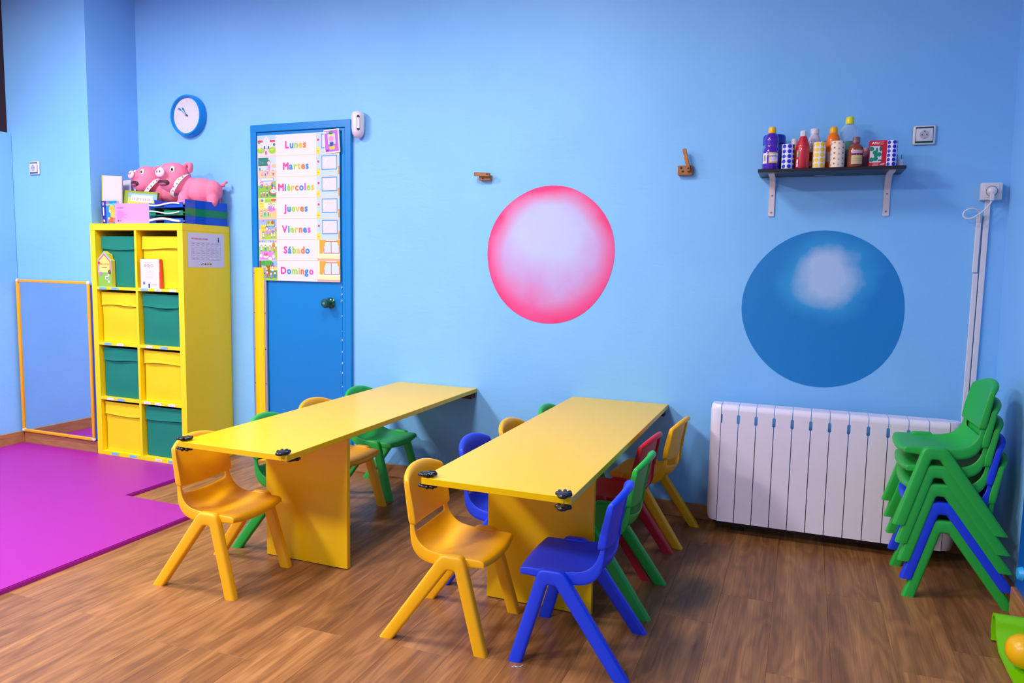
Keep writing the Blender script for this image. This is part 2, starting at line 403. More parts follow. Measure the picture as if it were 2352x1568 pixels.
MB().box((DX0+.056, -.022, 1.70), (DX0+.068, -.0135, 1.79), .002, 1).build('hinge', M_CASING, d)
rc = random.Random(5)
ch = PR()
for z in (.40, .45, .60, .66, .73, .80, .86, .95, 1.04, 1.08, 1.12, .52, .33, .25):
    h = rc.uniform(.004, .016); ch.poly([(-.0025, z), (.002, z+h*.2), (.003, z+h*.7), (0, z+h), (-.003, z+h*.6)], (222, 214, 206))
ch.build('paint_chips', d, loc=(DX1-.0695, -.0152, 0))
# hinge guard: yellow vinyl held by two aluminium strips
g = thing('hinge_guard', 'tall yellow vinyl finger guard with two metal strips along the blue door', 'door guard', (DX0, -.023, 0))
GZ = 1.235
MB().prism([(.012, 0), (.028, 0), (.028, GZ), (.012, GZ)], -.005, .001).build('metal_strip', M_ALU, g, smooth=False)
MB().prism([(.092, 0), (.112, 0), (.112, GZ), (.092, GZ)], -.004, .008).build('metal_strip', M_ALU, g, smooth=False)
vy = MB(); n = 10
pts = [(.024+.072*i/n, -.006-.012*math.sin(math.pi*i/n)) for i in range(n+1)]
vy.add([(x, y, z) for z in (0, GZ) for x, y in pts]+[(x, y+.002, z) for z in (0, GZ) for x, y in pts],
       [(i, i+1, n+1+i+1, n+1+i) for i in range(n)]+[(2*(n+1)+i, 3*(n+1)+i, 3*(n+1)+i+1, 2*(n+1)+i+1) for i in range(n)]+[(n+1+i, n+2+i, 3*(n+1)+i+1, 3*(n+1)+i) for i in range(n)])
vy.build('vinyl_cover', mat('guard_yellow', (250, 206, 0), .35), g)
for z in (.2, .5, .72, .95, 1.2):
    for x in (.020, .102):
        MB().lathe([(0, 0), (.0035, 0), (.003, .0012), (0, .0016)], 10, M=Matrix.Translation((x, -.0045, z)) @ Matrix.Rotation(rad(90), 4, 'X')).build('screw', M_DARK, g)

# ================================================================== POSTER (days of the week)
PWD, PHT = .600, .888
pz = 1.156
po = thing('weekday_poster', 'paper poster listing the Spanish weekdays on the blue door', 'poster', (-2.233, -.0265, pz), rot=(0, rad(-.15), 0))
MB().box((0, 0, 0), (PWD, .0012, PHT)).build('sheet', mat('poster_paper', (222, 216, 230), .5), po, smooth=False)
C1, C2 = .232*PWD, .728*PWD
rows = [i*PHT/7 for i in range(8)]
PK, BL, GR, YE, OR, MG = (232, 62, 150), (60, 130, 230), (150, 205, 70), (252, 186, 50), (240, 120, 50), (226, 80, 190)
days = [('Lunes', [PK, BL, GR, YE, OR]), ('Martes', [PK, BL, GR, YE, OR, BL]), ('Miércoles', [PK, BL, GR, YE, OR, BL, MG, GR, YE]), ('Jueves', [PK, BL, GR, YE, OR, BL]),
        ('Viernes', [PK, BL, GR, YE, OR, BL, MG]), ('Sábado', [PK, BL, GR, YE, OR, BL]), ('Domingo', [PK, BL, GR, YE, OR, BL, MG])]
grid = PR(); grid.l = 3
for i in range(1, 7): grid.rect(0, rows[i]-.0012, PWD, rows[i]+.0012, (250, 200, 110))
grid.rect(C1-.001, 0, C1+.001, PHT, (250, 212, 140)); grid.rect(C2-.001, 0, C2+.001, PHT, (250, 212, 140))
grid.build('ruled_lines', po)
for i, (wd, cols) in enumerate(days):
    words = PR(); words.l = 3
    words.text(wd, (C1+C2)/2, rows[6-i]+.044, .058, cols, bold=.045, track=.075)
    words.build('lettering', po)
SK, HR = (250, 206, 190), (70, 40, 40)
def kid(p, u, v, s, shirt, hair=HR, legs=(90, 120, 200)):
    p.rect(u-.25*s, v, u-.05*s, v+.5*s, legs); p.rect(u+.05*s, v, u+.25*s, v+.5*s, legs)
    p.poly([(u-.35*s, v+.4*s), (u+.35*s, v+.4*s), (u+.22*s, v+1.1*s), (u-.22*s, v+1.1*s)], shirt)
    p.up(); p.disc(u, v+1.42*s, .40*s, hair, .42*s, 12); p.up(); p.disc(u, v+1.36*s, .33*s, SK, .33*s, 12); p.l -= 2
def scene_pic(i):
    p = PR(); p.l = 1; y0, y1 = rows[6-i]+.002, rows[7-i]-.002; W_, H_ = C1-.002, y1-y0
    X = lambda a: .001+a*W_
    Y = lambda b: y0+b*H_
    if i == 0:
        p.rect(X(0), Y(0), X(1), Y(1), (176, 200, 250)); p.up(); p.rect(X(0), Y(0), X(1), Y(.34), (214, 200, 206)); p.rect(X(0), Y(.4), X(1), Y(.68), (214, 212, 228))
        p.disc(X(.1), Y(.70), .012, (90, 160, 110)); p.up(); p.disc(X(.2), Y(.28), .030, (150, 200, 40), .017); p.disc(X(.82), Y(.27), .028, (150, 200, 40), .02)
        p.rect(X(.02), Y(.68), X(.32), Y(.78), (226, 50, 60)); p.rect(X(.70), Y(.68), X(.97), Y(.78), (226, 50, 60))
        p.up(); p.poly([(X(.3), Y(.38)), (X(.7), Y(.38)), (X(.7), Y(.76)), (X(.5), Y(.99)), (X(.3), Y(.76))], (222, 214, 230)); p.up()
        p.disc(X(.5), Y(.84), .006, (250, 200, 160))
        for a in (.1, .2, .78, .88, .37, .5, .63): p.rect(X(a-.025), Y(.52), X(a+.025), Y(.60), (190, 210, 250))
        p.rect(X(.36), Y(.35), X(.44), Y(.5), (50, 90, 190)); p.rect(X(.58), Y(.35), X(.66), Y(.5), (50, 90, 190))
        p.rect(X(.92), Y(.38), X(.94), Y(.5), (110, 80, 60)); p.disc(X(.93), Y(.55), .009, (50, 130, 110))
        p.rect(X(.1), Y(.33), X(.2), Y(.42), (236, 220, 40)); p.line(X(.22), Y(.36), X(.34), Y(.2), .006, (180, 160, 210)); p.rect(X(.74), Y(.29), X(.88), Y(.33), (250, 220, 120)); p.up()
        kid(p, X(.48), Y(.06), .022, (236, 80, 150), (230, 150, 90), (236, 80, 150))
    elif i == 1:
        p.rect(X(0), Y(0), X(1), Y(1), (190, 208, 250)); p.up(); p.rect(X(0), Y(0), X(1), Y(.32), (250, 190, 150)); p.rect(X(.03), Y(.55), X(.6), Y(.95), (30, 116, 104)); p.rect(X(.0), Y(.53), X(.62), Y(.55), (250, 200, 140)); p.rect(X(.78), Y(.45), X(1), Y(.62), (250, 180, 130)); p.up()
        for a, b in ((.14, .74), (.28, .70)): p.disc(X(a), Y(b), .007, (110, 180, 160)); p.up(); p.disc(X(a), Y(b), .005, (30, 116, 104)); p.l -= 1
        kid(p, X(.62), Y(.32), .034, (250, 130, 220), (120, 40, 60), (250, 130, 220))
        for a, b, c in ((.12, .3, (40, 120, 220)), (.86, .04, (220, 60, 70)), (.55, .12, (200, 110, 220)), (.24, .06, (240, 160, 170)), (.42, .03, (80, 110, 230))): kid(p, X(a), Y(b), .019, c)
    elif i == 2:
        p.rect(X(0), Y(0), X(1), Y(1), (214, 200, 226)); p.up(); p.rect(X(0), Y(0), X(1), Y(.62), (130, 190, 50)); p.rect(X(.16), Y(.82), X(.86), Y(1), (90, 140, 220)); p.up(); p.rect(X(.19), Y(.85), X(.83), Y(.98), (244, 220, 190))
        p.disc(X(.86), Y(.62), .022, (230, 110, 50)); p.disc(X(.95), Y(.70), .017, (120, 190, 100)); p.disc(X(.85), Y(.25), .036, (30, 150, 80), .024); p.up(); p.disc(X(.85), Y(.32), .032, (220, 70, 60), .02); p.disc(X(.80), Y(.60), .008, (50, 100, 220)); p.up(); p.disc(X(.85), Y(.33), .024, (190, 220, 250), .013)
        for a, b, c in ((.16, .5, (90, 160, 240)), (.24, .52, (230, 80, 90)), (.5, .42, (230, 70, 170)), (.18, .04, (230, 110, 110)), (.5, .04, (180, 50, 60)), (.88, .3, (240, 240, 250)), (.34, .06, (210, 60, 150))): kid(p, X(a), Y(b), .019, c)
    elif i == 3:
        p.rect(X(0), Y(0), X(1), Y(1), (250, 236, 190)); p.up(); p.rect(X(0), Y(0), X(1), Y(.52), (250, 190, 130)); p.rect(X(.36), Y(.8), X(.96), Y(.99), (150, 200, 60)); p.rect(X(.03), Y(.5), X(.33), Y(.98), (250, 220, 90)); p.disc(X(.42), Y(.18), .038, (150, 210, 110), .016); p.up()
        p.disc(X(.1), Y(.9), .008, (250, 190, 40)); p.disc(X(.22), Y(.9), .009, (80, 120, 220)); p.disc(X(.85), Y(.92), .02, (220, 80, 60), .008); p.rect(X(.06), Y(.72), X(.3), Y(.76), (236, 180, 40)); p.rect(X(.06), Y(.58), X(.3), Y(.62), (236, 180, 40)); p.disc(X(.75), Y(.44), .026, (220, 120, 220), .012)
        for a, b, c in ((.36, .14, (70, 140, 230)), (.55, .14, (230, 90, 110)), (.6, .45, (120, 120, 230)), (.86, .42, (220, 90, 200)), (.72, .48, (200, 90, 220)), (.17, .1, (250, 180, 160))): kid(p, X(a), Y(b), .02, c)
    elif i == 4:
        p.rect(X(0), Y(0), X(1), Y(1), (150, 180, 246)); p.up(); p.rect(X(0), Y(0), X(1), Y(.42), (170, 200, 40)); p.rect(X(0), Y(.0), X(.16), Y(.5), (250, 200, 170)); p.rect(X(.42), Y(.62), X(.9), Y(.97), (80, 130, 220)); p.rect(X(.12), Y(.42), X(.4), Y(.72), (250, 206, 60)); p.up(); p.rect(X(.45), Y(.65), X(.87), Y(.94), (160, 206, 110)); p.disc(X(.26), Y(.92), .007, (230, 90, 200)); p.disc(X(.55), Y(.84), .01, (230, 110, 90)); p.disc(X(.78), Y(.84), .012, (180, 90, 50)); p.rect(X(.14), Y(.55), X(.38), Y(.58), (230, 150, 40)); p.up()
        kid(p, X(.45), Y(.17), .032, (250, 120, 220), (90, 40, 60), (120, 160, 220))
        for a, b, c in ((.26, .06, (240, 240, 240)), (.62, .24, (240, 130, 180)), (.8, .28, (170, 80, 220)), (.72, .08, (240, 230, 250)), (.88, .08, (230, 220, 180)), (.96, .42, (230, 120, 50))): kid(p, X(a), Y(b), .02, c)
    elif i == 5:
        p.rect(X(0), Y(0), X(1), Y(1), (160, 196, 250)); p.up(); p.rect(X(0), Y(0), X(1), Y(.7), (150, 200, 60)); p.rect(X(0), Y(.66), X(1), Y(.86), (252, 246, 230)); p.poly([(X(.0), Y(0)), (X(.92), Y(0)), (X(.8), Y(.42)), (X(.14), Y(.42))], (250, 130, 220)); p.up()
        for a, c in ((.05, PK), (.2, BL), (.34, OR), (.5, YE), (.66, PK), (.8, BL), (.93, OR)): p.poly([(X(a-.04), Y(.95)), (X(a+.04), Y(.95)), (X(a), Y(.86))], c)
        p.disc(X(.38), Y(.17), .018, (250, 250, 252), .011); p.disc(X(.62), Y(.06), .015, (240, 240, 250), .009); p.disc(X(.12), Y(.2), .011, (220, 220, 250)); p.disc(X(.8), Y(.16), .009, (230, 230, 240), .012); p.disc(X(.82), Y(.72), .012, (236, 130, 30), .022); p.up()
        p.rect(X(.28), Y(.18), X(.48), Y(.34), (240, 80, 130)); p.rect(X(.28), Y(.18), X(.48), Y(.22), (240, 140, 60))
        for a, b, c in ((.36, .42, (40, 150, 190)), (.62, .40, (250, 170, 180)), (.14, .42, (240, 240, 240)), (.86, .36, (220, 120, 60))): kid(p, X(a), Y(b), .022, c)
    else:
        p.rect(X(0), Y(0), X(1), Y(1), (140, 180, 246)); p.up(); p.rect(X(0), Y(0), X(1), Y(.5), (90, 160, 50)); p.rect(X(0), Y(.52), X(1), Y(.66), (240, 214, 60)); p.poly([(X(.42), Y(.3)), (X(.62), Y(.3)), (X(.58), Y(.6)), (X(.66), Y(.8)), (X(.3), Y(.8)), (X(.46), Y(.58))], (150, 90, 40)); p.rect(X(0), Y(.4), X(.12), Y(.98), (130, 80, 40)); p.up()
        p.disc(X(.28), Y(.86), .026, (60, 160, 50), .016); p.disc(X(.52), Y(.88), .03, (70, 170, 60), .018); p.disc(X(.7), Y(.82), .014, (60, 150, 60)); p.disc(X(.76), Y(.8), .007, (40, 120, 220)); p.disc(X(.70), Y(.7), .008, (230, 80, 90)); p.disc(X(.8), Y(.7), .008, (240, 120, 60)); p.rect(X(0), Y(0), X(1), Y(.1), (150, 200, 50)); p.up()
        for a, b, c in ((.16, .08, (250, 190, 190)), (.44, .12, (230, 80, 90)), (.66, .06, (180, 110, 220)), (.88, .1, (50, 120, 220)), (.74, .38, (240, 240, 240))): kid(p, X(a), Y(b), .024, c)
    # keep the drawing inside its cell
    p.v = [(min(max(u, .001), C1-.0012), min(max(v, y0), y1), l) for u, v, l in p.v]
    p.build('picture', po)
def slot_pic(i):
    p = PR(); p.l = 1; y0, y1 = rows[6-i]+.002, rows[7-i]-.002; u0, u1 = C2+.001, PWD; H_ = y1-y0; W_ = u1-u0
    if i < 5:
        p.rect(u0, y0, u1, y1, (184, 206, 250)); p.up(); p.rect(u0, y0, u0+.15*W_, y0+.30*H_, (250, 210, 60)); p.rect(u1-.07*W_, y0+.02*H_, u1, y0+.42*H_, (244, 150, 50)); p.disc(u0+.08*W_, y0+.66*H_, .0075, (226, 50, 60)); p.rect(u0+.22*W_, y0+.25*H_, u0+.90*W_, y0+.94*H_, (70, 140, 230)); p.up()
        p.rect(u0+.02*W_, y0+.12*H_, u0+.12*W_, y0+.15*H_, (230, 140, 40)); p.rect(u0+.25*W_, y0+.295*H_, u0+.87*W_, y0+.895*H_, (212, 206, 222)); p.up()
        p.line(u0+.28*W_, y0+.78*H_, u0+.46*W_, y0+.78*H_, .004, (240, 214, 224)); p.line(u0+.46*W_, y0+.78*H_, u0+.30*W_, y0+.5*H_, .004, (226, 226, 226))
    else:
        p.rect(u0, y0, u1, y1, (250, 226, 190)); p.up(); p.rect(u0, y0, u1, y0+.10*H_, (238, 160, 150)); p.rect(u0+.08*W_, y0+.10*H_, u1, y0+.27*H_, (246, 232, 160)); p.rect(u0+.25*W_, y0+.27*H_, u1, y0+.34*H_, (250, 246, 246)); p.rect(u0+.28*W_, y0+.34*H_, u1-.02*W_, y0+.95*H_, (190, 100, 70)); p.up()
        p.rect(u0+.31*W_, y0+.38*H_, u0+.60*W_, y0+.91*H_, (200, 214, 250)); p.rect(u0+.63*W_, y0+.38*H_, u1-.05*W_, y0+.91*H_, (200, 214, 250)); p.up()
        p.poly([(u0+.10*W_, y0+.34*H_), (u0+.24*W_, y0+.34*H_), (u0+.30*W_, y0+.6*H_), (u0+.40*W_, y1), (u0+.10*W_, y1)], (248, 160, 50)); p.poly([(u1, y0+.60*H_), (u1, y1), (u1-.16*W_, y1), (u1-.10*W_, y0+.8*H_)], (248, 160, 50))
    p.build('picture', po)
for i in range(7): scene_pic(i); slot_pic(i)
# the taped weather card
cdx = thing('weather_card', 'purple card reading FRIO stuck on the weekday poster corner', 'card', (-1.722, -.031, 1.927), rot=(0, rad(-4), 0))
MB().box((-.012, 0, -.010), (.095, .0008, .128)).build('backing', mat('card_white', (246, 236, 236), .5), cdx, smooth=False)
MB().box((-.010, -.0022, -.006), (.092, -.0012, .126)).build('front_sheet', mat('card_white', (246, 236, 236), .5), cdx, smooth=False)
p = PR(); p.l = 12
p.rect(-.006, -.002, .088, .122, (186, 96, 206)); p.up(); p.rect(.012, .038, .072, .104, (160, 90, 80)); p.up(); p.rect(.015, .041, .041, .101, (190, 204, 246)); p.rect(.043, .041, .069, .101, (190, 204, 246)); p.up()
p.rect(.028, .03, .054, .055, (20, 70, 170)); p.disc(.036, .02, .013, (252, 190, 50), .01); p.disc(.05, .02, .014, (252, 190, 50), .012); p.disc(.040, .072, .019, (250, 150, 190), .019); p.disc(.040, .098, .016, (250, 220, 60), .008); p.up()
p.disc(.040, .108, .013, (50, 150, 90), .010); p.rect(.028, .1, .052, .105, (30, 70, 170)); p.disc(.043, .008, .006, (70, 140, 230), .004); p.rect(.0, .002, .018, .013, (150, 20, 120)); p.text('FRIO', .0105, .1065, .0135, (250, 244, 250), bold=.03)
p.build('picture', cdx)

# ================================================================== PIR detector
t = thing('motion_detector', 'white rounded motion detector on the wall beside the blue door', 'detector', (-1.508, -.022, 2.0), rot=(0, 0, rad(32)))
prof = [(-.036, 0), (-.038, -.022), (-.026, -.043), (0, -.05), (.026, -.043), (.038, -.022), (.036, 0)]
b = MB(); levels = [(.030, .92), (.05, 1), (.13, 1), (.143, .86), (.15, .55)]
n = len(prof)
b.add([(x*s, y*s, z) for z, s in levels for x, y in prof], [(i*n+k, i*n+k+1, (i+1)*n+k+1, (i+1)*n+k) for i in range(len(levels)-1) for k in range(n-1)]+[tuple(range(n))[::-1], tuple(range((len(levels)-1)*n, len(levels)*n))]+[(i*n, (i+1)*n, (i+1)*n+n-1, i*n+n-1) for i in range(len(levels)-1)])
b.build('housing', M_WPL, t, ang=50)
b = MB(); b.add([(x*s, y*s, z) for z, s in [(.0, .35), (.006, .62), (.018, .84), (.0302, .93)] for x, y in prof], [(i*n+k, i*n+k+1, (i+1)*n+k+1, (i+1)*n+k) for i in range(3) for k in range(n-1)]+[tuple(range(n))[::-1]])
b.build('lens', mat('detector_lens', (226, 208, 226), .25), t, ang=60)
p = PR(); p.rect(-.008, .046, .010, .112, (60, 60, 80)); p.disc(.001, .112, .009, (40, 40, 56)); p.disc(.001, .046, .009, (40, 40, 56)); p.up(); p.rect(-.0065, .048, .0085, .110, (226, 220, 236)); p.up(); p.disc(.001, .116, .0075, (20, 20, 34)); p.rect(-.004, .042, .006, .048, (30, 30, 40)); p.disc(.001, .1, .0016, (90, 90, 110))
p.build('sensor_window', t, loc=(0, -.0512, 0))

# ================================================================== CLOCK
t = thing('wall_clock', 'round blue-rimmed wall clock with white dial above the yellow cabinet', 'clock', (-2.784, 0, 2.196))
Mc = Matrix.Rotation(rad(90), 4, 'X')
MB().lathe([(.108, 0), (.128, 0), (.132, .006), (.130, .040), (.124, .050), (.116, .050), (.112, .044), (.112, .030), (.0, .030), (.0, .0)], 56, M=Mc).build('rim', mat('clock_blue', (0, 138, 222), .25), t)
MB().lathe([(0, .0305), (.1115, .0305), (.1115, .0320), (0, .0320)], 56, M=Mc).build('dial', mat('clock_dial', (218, 212, 228), .4), t)
for k in range(1, 13):
    a = rad(30*k); PR().text(str(k), .088*math.sin(a), .088*math.cos(a)-.006, .018, (190, 184, 200), bold=0).build('numeral', t, loc=(0, -.0324, 0))
def hand(ang, L, nm, c):
    b = MB(); Mh = Matrix.Translation((0, -.036, 0)) @ Matrix.Rotation(rad(ang), 4, 'Y')
    b.box((-.0014, -.0006, 0), (.0014, .0006, L), M=Mh); b.prism([(-.003, L-.004), (0, L-.008), (.003, L-.004), (.0065, L+.008), (.004, L+.016), (0, L+.019), (-.004, L+.016), (-.0065, L+.008)], -.0008, .0008, M=Mh)
    b.build(nm, mat(nm+'_paint', c, .4), t)
hand(-54, .065, 'minute_hand', (40, 120, 190)); hand(-36, .044, 'hour_hand', (20, 130, 150))
MB().lathe([(0, .033), (.006, .033), (.006, .041), (0, .042)], 16, M=Mc).build('hub', mat('clock_hub', (60, 70, 100), .3), t)

# ================================================================== wooden wall catches
t = thing('wall_catch', 'small wooden wall catch with its bar folded level, above the pink painted ball', 'catch', (-.695, 0, 1.738), group='wooden wall catches')
MB().box((-.035, -.03, 0), (.033, 0, .028), .002, 1).build('base_block', M_HOOK, t, smooth=False)
MB().box((-.075, -.05, -.008), (.015, -.030, .012), .0015, 1, M=Matrix.Translation((.018, 0, .026)) @ Matrix.Rotation(rad(4), 4, 'Y')).build('bar', M_HOOK, t, smooth=False)
MB().lathe([(0, 0), (.004, 0), (.004, .004), (0, .005)], 12, M=Matrix.Translation((.022, -.05, .03)) @ Matrix.Rotation(rad(90), 4, 'X')).build('pivot_screw', M_DARK, t)
MB().lathe([(0, 0), (.004, 0), (.004, .004), (0, .005)], 12, M=Matrix.Translation((-.012, -.03, .010)) @ Matrix.Rotation(rad(90), 4, 'X')).build('screw', M_DARK, t)
t = thing('wall_catch', 'small wooden wall catch with its bar turned upright, left of the black shelf', 'catch', (.384, 0, 1.738), group='wooden wall catches')
MB().box((-.036, -.03, 0), (.036, 0, .046), .002, 1).build('base_block', M_HOOK, t, smooth=False)
MB().box((-.009, -.05, -.012), (.009, -.030, .10), .0015, 1, M=Matrix.Translation((.018, 0, .028)) @ Matrix.Rotation(rad(-14), 4, 'Y')).build('bar', M_HOOK, t, smooth=False)
for x, z in ((-.02, .035), (-.012, .018)):
    MB().lathe([(0, 0), (.005, 0), (.005, .003), (0, .004)], 12, M=Matrix.Translation((x, -.03, z)) @ Matrix.Rotation(rad(90), 4, 'X')).build('screw', M_DARK, t)
MB().lathe([(0, 0), (.004, 0), (.004, .004), (0, .005)], 12, M=Matrix.Translation((.018, -.05, .03)) @ Matrix.Rotation(rad(90), 4, 'X')).build('pivot_screw', M_DARK, t)

# ================================================================== painted balls
def mural_mat(name, edge, mid, core, c, r_in, r_out, nz, nsc, rim=None, rimc=None):
    m = bpy.data.materials.new(name); m.use_nodes = True; nt = m.node_tree; L = nt.links; b = nt.nodes['Principled BSDF']; b.inputs['Roughness'].default_value = .55
    tc = nt.nodes.new('ShaderNodeTexCoord')
    n = nt.nodes.new('ShaderNodeTexNoise'); n.inputs['Scale'].default_value = nsc; n.inputs['Detail'].default_value = 5; L.new(tc.outputs['Object'], n.inputs['Vector'])
    mp = nt.nodes.new('ShaderNodeMapping'); mp.inputs['Location'].default_value = (-c[0], 0, -c[1]); L.new(tc.outputs['Object'], mp.inputs['Vector'])
    ln = nt.nodes.new('ShaderNodeVectorMath'); ln.operation = 'LENGTH'; L.new(mp.outputs[0], ln.inputs[0])
    ma = nt.nodes.new('ShaderNodeMath'); ma.operation = 'MULTIPLY_ADD'; ma.inputs[1].default_value = nz; L.new(n.outputs['Fac'], ma.inputs[0]); L.new(ln.outputs['Value'], ma.inputs[2])
    mr = nt.nodes.new('ShaderNodeMapRange'); mr.inputs['From Min'].default_value = r_in+nz*.5; mr.inputs['From Max'].default_value = r_out+nz*.5; L.new(ma.outputs[0], mr.inputs['Value'])
    cr = nt.nodes.new('ShaderNodeValToRGB'); e = cr.color_ramp.elements; e[0].color = (*lin(core), 1); e[1].color = (*lin(edge), 1); x = e.new(.5); x.color = (*lin(mid), 1)
    L.new(mr.outputs[0], cr.inputs[0]); col = cr.outputs[0]
    if rim:
        l2 = nt.nodes.new('ShaderNodeVectorMath'); l2.operation = 'LENGTH'; L.new(tc.outputs['Object'], l2.inputs[0])
        a2 = nt.nodes.new('ShaderNodeMath'); a2.operation = 'MULTIPLY_ADD'; a2.inputs[1].default_value = -nz*.5; L.new(n.outputs['Fac'], a2.inputs[0]); L.new(l2.outputs['Value'], a2.inputs[2])
        m2 = nt.nodes.new('ShaderNodeMapRange'); m2.inputs['From Min'].default_value = rim[0]-nz*.25; m2.inputs['From Max'].default_value = rim[1]-nz*.25; L.new(a2.outputs[0], m2.inputs['Value'])
        mx = nt.nodes.new('ShaderNodeMix'); mx.data_type = 'RGBA'; L.new(m2.outputs[0], mx.inputs[0]); L.new(col, mx.inputs[6]); mx.inputs[7].default_value = (*lin(rimc), 1); col = mx.outputs[2]
    L.new(col, b.inputs['Base Color'])
    return m
def mural(name, label, loc, rx_, rz_, m, seed):
    rn = random.Random(seed); n = 72; ph = [rn.uniform(0, 6.28) for _ in range(4)]
    pts = []
    for k in range(n):
        a = 2*math.pi*k/n; s = 1+.010*math.sin(2*a+ph[0])+.007*math.sin(3*a+ph[1])+.004*math.sin(5*a+ph[2])
        pts.append((rx_*s*math.cos(a), rz_*s*math.sin(a)))
    o = MB().prism(pts, -.0013, -.0001).build(name, m, smooth=False); o.location = loc
    tag(o, label, 'mural', 'painted balls on the wall'); return o
mural('painted_ball', 'pink ball with pale centre painted on the blue wall', (-.324, 0, 1.337), .361, .368,
      mural_mat('pink_ball_paint', (224, 96, 164), (196, 160, 218), (188, 196, 238), (0, .12), .13, .46, .34, 4, (.26, .370), (236, 44, 120)), 2)
mural('painted_ball', 'blue ball with pale spot painted on the wall above the radiator', (1.043, 0, 1.096), .360, .369,
      mural_mat('blue_ball_paint', (0, 124, 198), (36, 148, 212), (172, 198, 234), (.02, .155), .08, .24, .16, 6), 5)

# ================================================================== SHELF
SX0, SX1, SZ = .739, 1.341, 1.718
t = thing('wall_shelf', 'dark board shelf on two white metal brackets holding craft paints', 'shelf', (0, 0, SZ))
MB().box((SX0, -.215, 0), (SX1, -.001, .014), .001, 1).build('board', mat('shelf_black', (30, 24, 34), .35), t, smooth=False)
MB().box((.98, -.06, -.002), (1.06, -.045, .0)).build('metal_plate', M_STEEL, t, smooth=False)
M_BRK = mat('bracket_white', (222, 208, 214), .4)
for bx in (.796, 1.291):
    b = MB(); path = [(-.190, -.003), (-.06, -.003), (-.035, -.010), (-.014, -.035), (-.004, -.065), (-.004, -.184)]
    n = len(path); wd = .013; th = .003
    vs = []
    for i, (y, z) in enumerate(path):
        a = path[max(i-1, 0)]; c = path[min(i+1, n-1)]; dy, dz = c[0]-a[0], c[1]-a[1]; l = math.hypot(dy, dz); ny, nz = -dz/l*th, dy/l*th
        vs += [(bx-wd, y-ny, z-nz), (bx+wd, y-ny, z-nz), (bx+wd, y+ny, z+nz), (bx-wd, y+ny, z+nz)]
    fs = [(4*i+k, 4*i+(k+1) % 4, 4*i+4+(k+1) % 4, 4*i+4+k) for i in range(n-1) for k in range(4)]+[(3, 2, 1, 0), (4*n-4, 4*n-3, 4*n-2, 4*n-1)]
    br = b.add(vs, fs).build('bracket', M_BRK, t, ang=40)
    for z in (-.085, -.165):
        MB().lathe([(0, 0), (.0045, 0), (.004, .002), (0, .0026)], 14, M=Matrix.Translation((bx, -.007, z)) @ Matrix.Rotation(rad(90), 4, 'X')).build('screw', M_STEEL, br)
ZT = SZ+.0142
GS = 'craft paints and sticker rolls on the shelf'
def bottle(name, label, x, y, prof, m, capprof, capm, n=32, loc_z=ZT, rot=0):
    t = thing(name, label, 'bottle', (x, y, loc_z), (0, 0, rot), GS)
    MB().lathe(prof, n).build('bottle_body', m, t, ang=50)
    MB().lathe(capprof, n).build('cap', capm, t, ang=40)
    return t
YF = -.185
# purple tempera
M_PUR = mat('purple_paint', (78, 28, 176), .15, coat=.3)
t = bottle('paint_bottle', 'purple paint bottle with yellow flip cap at the left shelf end', .790, YF+.012, [(0, 0), (.034, 0), (.0365, .004), (.0365, .075), (.0345, .088), (.029, .100), (.0275, .108), (.0305, .120), (.0315, .130), (.029, .146), (.0205, .160), (.017, .163)], M_PUR,
           [(.017, .162), (.0175, .163), (.0165, .184), (.013, .191), (0, .192)], mat('cap_yellow', (252, 196, 10), .3))
p = PR(); p.rect(-.010, .028, .032, .074, (236, 226, 240), 6); p.up(); p.rect(-.010, .028, .032, .034, (240, 196, 30), 6); p.rect(-.010, .069, .032, .074, (240, 196, 30), 6); p.rect(-.010, .034, -.006, .069, (240, 200, 40)); p.up(); p.text('GIOTTO', .012, .055, .0095, (40, 30, 60), bold=.01); p.rect(-.002, .048, .022, .0505, (130, 110, 150)); p.rect(-.002, .043, .016, .045, (150, 130, 170))
p.build('front_label', t, fn=wrap(.0366, a0=rad(4)))
p = PR(); p.rect(-.042, .026, -.016, .073, (232, 226, 238), 5); p.up()
for k in range(7): p.rect(-.033+.0018*k, .036, -.0322+.0018*k, .064, (120, 110, 130))
p.build('barcode_label', t, fn=wrap(.0366))
# blue lidded jar behind
t = thing('storage_jar', 'wide clear jar with dark blue lid behind the purple bottle', 'jar', (.797, -.078, ZT), group=GS)
MB().lathe([(0, 0), (.048, 0), (.051, .004), (.051, .110), (.046, .122), (.046, .130)], 36).build('jar_body', clear_plastic('jar_clear', (120, 190, 245), .7), t, ang=50)
MB().lathe([(0, .002), (.046, .002), (.048, .006), (.048, .100), (0, .100)], 36).build('contents', mat('jar_blue', (0, 96, 190), .4), t)
MB().lathe([(.048, .126), (.050, .128), (.050, .162), (.046, .169), (0, .170)], 36).build('lid', mat('lid_blue', (6, 54, 186), .35), t)
def roll(label, x, y, r, h, base, drawer):
    t = thing('sticker_roll', label, 'sticker roll', (x, y, ZT), group=GS)
    MB().lathe([(r*.55, 0), (r-.0006, 0), (r, .0006), (r, h-.0006), (r-.0006, h), (r*.55, h), (r*.55, 0)], 40).build('paper_roll', base, t, ang=40)
    p = PR(); drawer(p, r, h); p.build('stickers', t, fn=wrap(r))
    return t
def dots(c, rr, rowsn, ncol, off=0):
    def f(p, r, h):
        for i in range(rowsn):
            for k in range(ncol):
                u = (k+.5*0+off)*2*math.pi*r/ncol; u = (u+math.pi*r) % (2*math.pi*r)-math.pi*r
                p.disc(u, h*(i+.5)/rowsn, rr, c, n=18)
    return f
M_RW = mat('roll_white', (236, 230, 244), .45)
roll('white sticker roll with royal blue dots, between the purple and red bottles', .8625, YF+.004, .0265, .110, M_RW, dots((8, 44, 206), .0088, 5, 7, .3))
